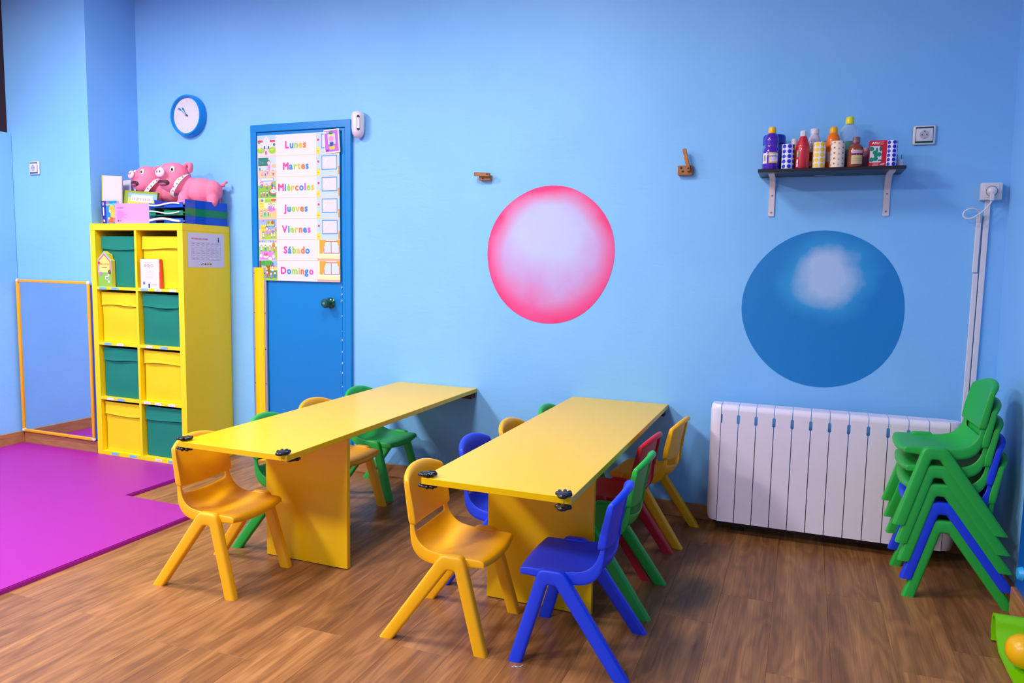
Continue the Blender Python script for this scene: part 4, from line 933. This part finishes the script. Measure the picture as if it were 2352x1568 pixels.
# calendar sheet on the right side
p = PR(); p.rect(0, 0, .300, .208, (216, 208, 228)); p.up()
p.text('PROGRAMACIONES', .098, .168, .014, (190, 40, 70), bold=.03, track=.05)
for i in range(7): p.rect(.030+.040*i, .045, .0309+.040*i, .150, (110, 104, 124))
for i, v in enumerate((.150, .140, .118, .104, .093, .082, .060, .045)): p.rect(.030, v, .271, v+.0009, (110, 104, 124))
for i in range(6):
    for v in (.145, .132, .110, .098, .087, .072, .052):
        if rn.random() < .9: p.rect(.036+.040*i, v-.001, .036+.040*i+rn.uniform(.012, .024), v+.0012, (130, 124, 140))
p.disc(.252, .168, .006, (70, 70, 80), .01); p.disc(.252, .182, .005, (70, 70, 80)); p.rect(.246, .156, .26, .159, (60, 60, 70))
for u, c in ((.14, (60, 60, 60)), (.16, (220, 60, 60)), (.172, (240, 180, 40)), (.184, (40, 130, 80))): p.disc(u, .020, .007, c, .005); p.disc(u, .028, .004, (230, 190, 170))
p.line(.104, .014, .118, .024, .004, (70, 60, 60)); p.line(.118, .024, .130, .018, .003, (70, 60, 60))
sh = p.build('calendar_sheet', None, fn=lambda u, v, dd: (-.0+dd, u, v)); sh.location = (CX1+.0012, -.357, 1.230)
tag(sh, 'white printed calendar sheet stuck on the yellow cabinet side', 'paper')
# fabric boxes
M_FG = mat('felt_green', (0, 124, 104), .85, bump=.4, bscale=260); M_FY = mat('felt_yellow', (236, 206, 0), .8, bump=.4, bscale=260)
def fabric_box(label, x0, x1, z0, col, seed):
    rn = random.Random(seed); m = M_FG if col == 'green' else M_FY
    w_ = x1-x0-.016; h = .312; dpt = .33
    t = thing('fabric_box', label, 'storage box', ((x0+x1)/2, CYF+(.046 if z0 > 1 else .034), z0+.0008), group='fabric boxes in the yellow cabinet')
    n, k = 14, 14
    def front(u, v, off):
        return ((u-.5)*w_*(1-.012*math.sin(v*3.1)), -off-.008*math.sin(math.pi*u)*math.sin(math.pi*min(1, v*1.05))*(1 if col == 'yellow' else .6)-.002*math.sin(9*v+seed)*math.sin(3.1*u), v*h)
    b = MB(); vs = [front(i/n, j/k, 0) for j in range(k+1) for i in range(n+1)]
    fs = [(j*(n+1)+i, j*(n+1)+i+1, (j+1)*(n+1)+i+1, (j+1)*(n+1)+i) for j in range(k) for i in range(n)]
    b.add(vs, fs)
    b.add([(-w_/2, 0, 0), (w_/2, 0, 0), (w_/2, dpt, 0), (-w_/2, dpt, 0), (-w_/2, 0, h), (w_/2, 0, h), (w_/2, dpt, h), (-w_/2, dpt, h)], [(0, 3, 2, 1), (1, 2, 6, 5), (2, 3, 7, 6), (3, 0, 4, 7)])
    b.build('box_body', m, t, ang=60)
    # folded flap over the upper front
    b = MB(); f0 = .76+rn.uniform(-.012, .012); kk = 6
    def flap(u, q):
        v = f0+(1.012-f0)*q; x, y, z = front(u, min(v, 1), .005+.004*math.sin(math.pi*u)+(.006 if q < .1 else .003)); return (x, y-.003*math.sin(7*u+seed)*(1-q), v*h+.004*math.sin(5*u+seed*2)*(1-q))
    vs = [flap(i/n, j/kk) for j in range(kk+1) for i in range(n+1)]; fs = [(j*(n+1)+i, j*(n+1)+i+1, (j+1)*(n+1)+i+1, (j+1)*(n+1)+i) for j in range(kk) for i in range(n)]
    nb = len(vs); vs += [(x, y+.005, z) for x, y, z in vs[:n+1]]; fs += [(nb+i, nb+i+1, i+1, i) for i in range(n)]
    b.add(vs, fs).build('flap', m, t, ang=60)
cells = [('green', 'yellow'), ('yellow', 'green'), ('green', 'yellow'), ('yellow', 'green')]
nm = ['top', 'second', 'third', 'bottom']
for r in range(4):
    z0 = zs[3-r]
    for s in (0, 1):
        x0, x1 = ((CX0+.042, (CX0+CX1)/2-.009), ((CX0+CX1)/2+.009, CX1-.042))[s]
        fabric_box(f"{cells[r][s]} fabric box in the {'left' if s == 0 else 'right'} cube of the cabinet's {nm[r]} row", x0, x1, z0, cells[r][s], r*2+s+1)
# two little books in the upper cubes
z1 = zs[3]
t = thing('house_book', 'small house-shaped board book reading MASCOTAS in the top left cube', 'book', (-3.188, CYF+.007, z1+.0005), rot=(0, 0, rad(2)))
hp = [(0, 0), (.112, 0), (.112, .165), (.100, .172), (.092, .205), (.076, .208), (.054, .222), (.0, .170)]
MB().prism(hp, -.002, .026).build('pages', mat('book_edge_yellow', (240, 216, 60), .5), t, smooth=False)
p = PR(); p.poly(hp, (140, 190, 60)); p.up(); p.poly([(0, .09), (.112, .09), (.112, .165), (.054, .222), (0, .170)], (160, 190, 240)); p.up(); p.poly([(.006, .10), (.106, .10), (.106, .160), (.054, .208), (.006, .166)], (220, 110, 80)); p.up(); p.poly([(.014, .092), (.098, .092), (.098, .156), (.054, .196), (.014, .160)], (250, 226, 110)); p.up()
p.text('MASCOTAS', .056, .136, .0140, (190, 50, 70), bold=.03, track=.04); p.rect(.035, .118, .078, .122, (150, 90, 70)); p.disc(.012, .148, .010, (230, 50, 70)); p.disc(.024, .082, .012, (200, 120, 200)); p.disc(.096, .092, .012, (120, 80, 60), .016); p.rect(.060, .046, .086, .068, (236, 236, 246)); p.rect(.080, .026, .096, .038, (236, 236, 246)); p.disc(.088, .074, .007, (240, 240, 246)); p.up(); p.rect(.064, .050, .082, .060, (110, 120, 170))
p.build('cover', t, loc=(0, -.0025, 0))
t = thing('board_book', 'white board book titled ROJO in the top right cube', 'book', (-2.830, CYF+.006, z1+.0005), rot=(0, 0, rad(3)))
MB().box((0, -.001, 0), (.150, .018, .178), .001, 1).build('pages', mat('book_edge_red', (226, 70, 60), .5), t, smooth=False)
p = PR(); p.rect(0, 0, .142, .178, (240, 212, 224)); p.rect(.142, .02, .150, .06, (230, 90, 50)); p.rect(.142, .1, .150, .15, (236, 120, 70)); p.up(); p.text('ROJO', .065, .128, .026, (226, 60, 90), bold=.0, track=.08)
for k in range(5): p.rect(.034+.003*k, .104-.010*k, .105-.003*k, .1052-.010*k, (190, 140, 160))
p.rect(.058, .002, .072, .028, (40, 60, 170)); p.rect(.018, .022, .034, .04, (120, 110, 170)); p.rect(.085, .02, .125, .024, (200, 150, 170)); p.rect(.04, .155, .09, .157, (226, 130, 150))
p.build('cover', t, loc=(0, -.0015, 0))

# ------------------------------------------------ things on top of the cabinet
TZ = CH+.0006
t = thing('white_folder', 'tall white folder with a yellow spine at the left end of the cabinet top', 'folder', (-3.212, -.330, TZ), rot=(0, rad(2), rad(16)))
MB().box((.006, .0, 0), (.135, .012, .305), .002, 1).build('boards', mat('folder_white', (206, 196, 212), .5), t)
MB().box((0, -.001, 0), (.0065, .013, .305), .002, 1).build('spine', mat('folder_yellow', (250, 190, 60), .5), t)
for i, (lb, x, y, tilt, rz) in enumerate((('loose white sheet leaning left behind the blue storybook', -3.150, -.262, -7, 10), ('loose white sheet leaning beside the pale folder', -3.160, -.235, -3, 12), ('loose white sheet rising behind the green book', -3.150, -.215, 1, 14))):
    t = thing('loose_paper', lb, 'paper', (x, y, TZ+.004), rot=(rad(-8), rad(tilt), rad(rz)), group='loose papers on the cabinet top')
    MB().box((0, 0, 0), (.105, .0012, .275-.012*i)).build('sheet', mat('paper_white', (212, 208, 224), .6), t, smooth=False)
t = thing('storybook', 'blue-spined colourful storybook left of the pink box', 'book', (-3.150, -.375, TZ), rot=(0, rad(-2), rad(8)))
MB().box((0, 0, 0), (.112, .022, .138), .001, 1).build('pages', mat('paper_white', (212, 208, 224), .6), t, smooth=False)
MB().box((-.0015, -.0015, 0), (.032, .0235, .139), .001, 1).build('spine', mat('book_navy', (46, 30, 150), .4), t, smooth=False)
p = PR(); p.rect(.032, 0, .112, .138, (30, 130, 220)); p.up(); p.disc(.075, .085, .022, (252, 180, 40), .03); p.disc(.085, .05, .022, (250, 190, 60)); p.disc(.065, .02, .026, (230, 90, 60), .018); p.disc(.098, .02, .016, (240, 130, 80)); p.disc(.045, .12, .012, (230, 80, 110)); p.rect(.032, .11, .112, .12, (120, 200, 150)); p.up(); p.disc(.06, .075, .007, (250, 250, 250)); p.disc(.09, .115, .010, (70, 190, 230)); p.disc(.05, .03, .007, (250, 220, 80)); p.up(); p.disc(.06, .075, .003, (40, 40, 60))
p.build('cover', t, loc=(0, -.0005, 0))
p = PR(); p.rect(.010, .050, .018, .100, (226, 222, 246))
p.build('spine_print', t, loc=(0, -.002, 0))
PR().rect(.010, .112, .018, .130, (226, 222, 246)).build('spine_print', t, loc=(0, -.002, 0))
PR().rect(.010, .010, .020, .024, (226, 222, 246)).build('spine_print', t, loc=(0, -.002, 0))
t = thing('green_book', 'green book titled La granja de leaning behind the pink box', 'book', (-3.100, -.280, TZ+.106), rot=(rad(-8), rad(4), rad(4)))
MB().box((0, 0, -.09), (.27, .016, .112), .001, 1).build('pages', mat('book_olive', (130, 150, 30), .5), t, smooth=False)
p = PR(); p.rect(.0, -.09, .27, .112, (142, 160, 40)); p.rect(0, -.09, .006, .112, (110, 190, 190)); p.up(); p.rect(.045, -.09, .27, .098, (130, 180, 240)); p.up(); p.poly([(.05, -.09), (.262, -.09), (.262, .055), (.05, .07)], (232, 206, 20)); p.up(); p.rect(.07, .045, .235, .088, (240, 226, 236)); p.rect(.165, -.01, .235, .022, (236, 200, 214)); p.up(); p.text('La granja de', .150, .056, .028, (90, 60, 120), bold=.0, track=.05)
p.text('mis ani', .2, .002, .018, (90, 60, 60), bold=.01)
p.build('cover', t, loc=(0, -.0006, 0))
t = thing('pink_box', 'flat-fronted pink cardboard box with small print on the cabinet top', 'box', (-3.045, -.374, TZ))
MB().box((0, 0, 0), (.280, .075, .122), .0015, 1).build('carton', mat('carton_pink', (246, 150, 222), .45), t, smooth=False)
MB().box((.2802, .002, .001), (.2815, .073, .121)).build('side_panel', mat('carton_blue', (110, 170, 220), .45), t, smooth=False)
p = PR(); p.text('acordeón', .045, .092, .014, (150, 60, 140), bold=.01)
for k in range(9): p.rect(.018, .076-.0062*k, .018+rn.uniform(.03, .088), .0785-.0062*k, (206, 110, 186))
p.rect(.022, .012, .034, .022, (150, 60, 140)); p.rect(.037, .014, .056, .019, (180, 90, 160))
p.build('front_print', t, loc=(0, -.0008, 0))
t = thing('support_box', 'plain cardboard box under the left toy pig, hidden behind the pink box', 'box', (-3.030, -.215, TZ))
MB().box((0, 0, 0), (.265, .200, .121), .0015, 1).build('carton', mat('carton_brown', (168, 128, 88), .7), t, smooth=False)
# letter trays with papers
TX0, TX1, TY0, TY1 = -2.752, -2.488, -.384, -.020
def tray(label, z, col, h=.046):
    t = thing('letter_tray', label, 'tray', ((TX0+TX1)/2, (TY0+TY1)/2, z), group='stacked letter trays on the cabinet'); m = clear_plastic('tray_'+col[0], col[1], col[2])
    hx, hy = (TX1-TX0)/2, (TY1-TY0)/2
    b = MB(); b.box((-hx, -hy, 0), (hx, hy, .003)); b.box((-hx, hy-.003, .003), (hx, hy, h)); b.box((hx-.003, -hy+.02, .003), (hx, hy-.003, h)); b.box((-hx, -hy+.04, .003), (-hx+.003, hy-.003, h))
    b.box((-hx*.1, -hy-.001, .003), (hx-.0, -hy+.003, h*.62)); b.box((-hx, -hy-.001, .003), (-hx*.6, -hy+.003, h*.45))
    b.build('tray_shell', m, t, smooth=False)
    return t
def paper_stack(label, z, th, seed, col=(232, 228, 240)):
    rn = random.Random(seed); n, k = 14, 6; hx, hy = .118, .168; b = MB(); ph = rn.uniform(0, 6)
    def P(i, j, top):
        u, v = i/n, j/k; x = (u-.5)*2*hx; y = (v-.5)*2*hy-.022*(1-v); wv = .0075*math.sin(5.2*u+ph)*(1-v)**1.5+.004*(1-v)
        return (x, y, max(.0005, wv+.007)+(th if top else 0))
    vs = [P(i, j, tp) for tp in (0, 1) for j in range(k+1) for i in range(n+1)]; N = (n+1)*(k+1); q = lambda i, j, tp: tp*N+j*(n+1)+i
    fs = []
    for j in range(k):
        for i in range(n): fs += [(q(i, j, 1), q(i+1, j, 1), q(i+1, j+1, 1), q(i, j+1, 1)), (q(i, j, 0), q(i, j+1, 0), q(i+1, j+1, 0), q(i+1, j, 0))]
    for i in range(n): fs += [(q(i, 0, 0), q(i+1, 0, 0), q(i+1, 0, 1), q(i, 0, 1)), (q(i, k, 1), q(i+1, k, 1), q(i+1, k, 0), q(i, k, 0))]
    for j in range(k): fs += [(q(0, j, 1), q(0, j+1, 1), q(0, j+1, 0), q(0, j, 0)), (q(n, j, 0), q(n, j+1, 0), q(n, j+1, 1), q(n, j, 1))]
    o = b.add(vs, fs).build('paper_stack', mat('paper_stack_white', col, .6), ang=50); o.location = ((TX0+TX1)/2-.003, (TY0+TY1)/2-.004, z)
    tag(o, label, 'papers', 'paper stacks in the letter trays')
BLU, GRN = ('blue', (30, 90, 220), .25), ('green', (30, 150, 90), .25)
tray('lowest blue letter tray standing on the yellow cabinet', TZ, BLU); paper_stack('crumpled papers sticking out of the lowest blue tray', TZ+.0035, .012, 2)
tray('green letter tray in the middle of the stack', TZ+.0465, GRN); paper_stack('curling white papers in the green letter tray', TZ+.0505, .006, 8)
tray('top blue letter tray under the toy pig', TZ+.093, BLU, .05); paper_stack('white papers in the top blue tray in front of the pig', TZ+.097, .008, 5)

# ------------------------------------------------ plush pigs
M_PIG = mat('pig_plush', (246, 128, 160), .9, bump=.5, bscale=500); M_SN = mat('pig_snout', (238, 196, 220), .8, bump=.3, bscale=500); M_EYE = mat('pig_eye_white', (244, 240, 226), .3)
def pig(label, loc, rz, s, head_dz, headyaw, tilt):
    """nose towards -X; origin between the feet"""
    t = thing('plush_pig', label, 'soft toy', loc, (0, 0, rz), 'plush pigs on the yellow cabinet'); t.scale = (s, s, s)
    b = MB(); H = Vector((-.100, 0, .165+head_dz)); Rh = Matrix.Rotation(headyaw, 3, 'Z') @ Matrix.Rotation(tilt, 3, 'Y')
    hp = lambda x, y, z: H+Rh @ Vector((x, y, z))
    b.ball((.045, 0, .088), (.100, .068, .070)); b.ball((.105, 0, .084), (.058, .066, .064)); b.ball((-.02, 0, .098), (.062, .060, .064))
    for x, y in ((-.045, .038), (-.045, -.038), (.115, .040), (.115, -.040)): b.ball((x, y, .035), (.030, .026, .048)); b.ball((x-.006, y, .014), (.032, .027, .017))
    b.ball((-.075, 0, .125+head_dz*.5), (.05, .05, .05))
    b.ball(H, (.088, .086, .088), 24, 14, rot=Rh); b.ball(hp(-.03, 0, -.035), (.066, .062, .052), rot=Rh)
    b.ball(hp(-.082, 0, .000), (.036, .034, .032), rot=Rh)
    for sg in (-1, 1):                                     # ears fold outwards from the crown
        for (ey, ez, ex, ry, rz_, an) in ((.050, .072, .022, .020, .011, 10), (.074, .082, .020, .024, .011, -12), (.094, .070, .016, .012, .024, 12), (.100, .050, .010, .009, .024, -6)):
            b.ball(hp(ex, sg*ey, ez), (.020, ry, rz_), rot=Rh @ Matrix.Rotation(sg*rad(an), 3, 'X'))
    # tail curl
    for k in range(9):
        a = k*.9; b.ball((.160+.003*k, .012*math.sin(a), .118+.012*math.cos(a)*.6+.002*k), .0085, 10, 6)
    me = baked(b, 'plush_body', [M_PIG], [('REMESH', dict(mode='VOXEL', voxel_size=.0042)), ('SMOOTH', dict(iterations=8, factor=.5))], 180)
    obj('plush_body', me, t)
    sn = MB().ball(hp(-.112, 0, .006), (.013, .032, .027), 20, 10, rot=Rh).build('snout', M_SN, t, ang=180)
    for sg in (-1, 1): MB().ball(hp(-.124, sg*.010, .010), (.003, .0045, .007), 10, 6, rot=Rh).build('nostril', mat('nostril_pink', (150, 80, 120), .6), sn, ang=180)
    for sg in (-1, 1):
        e = MB().ball(hp(-.066, sg*.044, .034), (.009, .013, .018), 16, 10, rot=Rh @ Matrix.Rotation(sg*rad(-32), 3, 'Z')).build('eye', M_EYE, t, ang=180)
        MB().ball(hp(-.0735, sg*.047, .032), (.004, .006, .009), 12, 8, rot=Rh @ Matrix.Rotation(sg*rad(-32), 3, 'Z')).build('pupil', M_DARK, e, ang=180)
    mo_ = MB().ball(hp(-.081, 0, -.044), (.017, .040, .021), 20, 10, rot=Rh @ Matrix.Rotation(rad(-25), 3, 'Y')).build('mouth', mat('pig_mouth', (70, 14, 30), .6), t, ang=180)
    MB().ball(hp(-.0885, 0, -.053), (.012, .028, .010), 16, 8, rot=Rh @ Matrix.Rotation(rad(-25), 3, 'Y')).build('tongue', mat('pig_tongue', (150, 70, 110), .6), mo_, ang=180)
    # collar: spotted ribbon round the neck
    c = Vector((-.070, 0, .122+head_dz*.5)); ax = (H-Vector((-.02, 0, .098))).normalized(); e1 = Vector((0, 1, 0)); e2 = ax.cross(e1).normalized(); n = 40; vs = []; fs = []
    for k in range(n):
        a = 2*math.pi*k/n; dv = e1*math.cos(a)+e2*math.sin(a)
        for o_, rr in ((-.011, .0805), (.011, .0815), (.011, .0775), (-.011, .0765)): vs.append(c+ax*o_+dv*rr)
    for k in range(n):
        for q in range(4): fs.append((4*k+q, 4*k+(q+1) % 4, 4*((k+1) % n)+(q+1) % 4, 4*((k+1) % n)+q))
    co = MB().add(vs, fs).build('collar', mat('collar_white', (240, 230, 236), .6), t)
    cols = [(226, 120, 60), (230, 90, 130), (120, 170, 90), (240, 190, 70)]
    for k in range(0, n, 2):
        a = 2*math.pi*k/n; dv = e1*math.cos(a)+e2*math.sin(a)
        cc = cols[(k//2) % 4]
        MB().ball(c+ax*(.003 if k % 4 else -.003)+dv*.0815, (.0045, .0045, .0045), 8, 5).build('collar_spot', mat('collar_spot_%d' % ((k//2) % 4), cc, .6), co, ang=180)
    return t
pig('pink plush pig with open mouth standing on the letter trays, the right one', (-2.632, -.150, TZ+.1245), rad(30), 1.08, -.012, rad(62), rad(6))
pig('pink plush pig leaning behind the pink box, the left one', (-2.880, -.135, TZ+.1230), rad(36), .98, .0, rad(40), rad(8))

# ================================================================== TOY at the right edge
t = thing('baby_toy', 'lime green plastic toy with a yellow roller, cut off at the right edge', 'toy', (1.680, -1.09, 0))
M_LIME = mat('lime_plastic', (126, 214, 0), .3)
def band(path, x0, x1, th, nm):
    n = len(path); vs = []
    for i, (y, z) in enumerate(path):
        a = path[max(i-1, 0)]; c = path[min(i+1, n-1)]; dy, dz = c[0]-a[0], c[1]-a[1]; l = math.hypot(dy, dz) or 1; ny, nz = -dz/l*th/2, dy/l*th/2
        vs += [(x0, y-ny, z-nz), (x1, y-ny, z-nz), (x1, y+ny, z+nz), (x0, y+ny, z+nz)]
    fs = [(4*i+k, 4*i+(k+1) % 4, 4*i+4+(k+1) % 4, 4*i+4+k) for i in range(n-1) for k in range(4)]+[(3, 2, 1, 0), (4*n-4, 4*n-3, 4*n-2, 4*n-1)]
    return MB().add(vs, fs).build(nm, M_LIME, t, ang=50)
arc = [(.19+.026*math.cos(a), .075+.026*math.sin(a)) for a in [rad(q) for q in range(-20, 181, 20)]]
pt = [(.205, .003), (.214, .03)]+arc+[(.150, .045), (.10, .012), (-.02, .008), (-.15, .010), (-.22, .03)]
band(pt, -.04, .20, .010, 'frame_panel')
ys = MB(); ys.lathe([(0, -.062), (.022, -.058), (.040, -.046), (.052, -.026), (.056, 0), (.056, .03)], 32, M=Matrix.Translation((.012, -.01, .075)) @ Matrix.Rotation(rad(90), 4, 'Y'))
ys.build('roller_cap', mat('toy_yellow', (250, 186, 0), .3), t)
MB().lathe([(.0565, .03), (.057, .031), (.057, .17), (0, .17)], 32, M=Matrix.Translation((.012, -.01, .075)) @ Matrix.Rotation(rad(90), 4, 'Y')).build('roller', mat('toy_yellow', (250, 186, 0), .3), t)
t = thing('door_ball', 'light blue plastic ball knob on the blue pilaster at the right edge', 'knob', (1.765, -.80, .225))
MB().lathe([(0, -.004), (.010, -.004), (.010, .010), (.022, .016), (.026, .030), (.020, .044), (0, .048)], 20, M=Matrix.Rotation(rad(-90), 4, 'Y')).build('ball', mat('knob_light_blue', (40, 170, 236), .3), t)

th = MB().tube(smooth_path([(0, 0, .0012), (.008, .006, .0014), (.018, .004, .0012), (.026, .012, .0016), (.030, .024, .0012)], 4), .0011, 6).build('loose_thread', mat('thread_white', (230, 226, 232), .7)); th.location = (.160, -1.712, 0)
tag(th, 'tiny white thread lying on the floor by the front blue chair', 'thread')
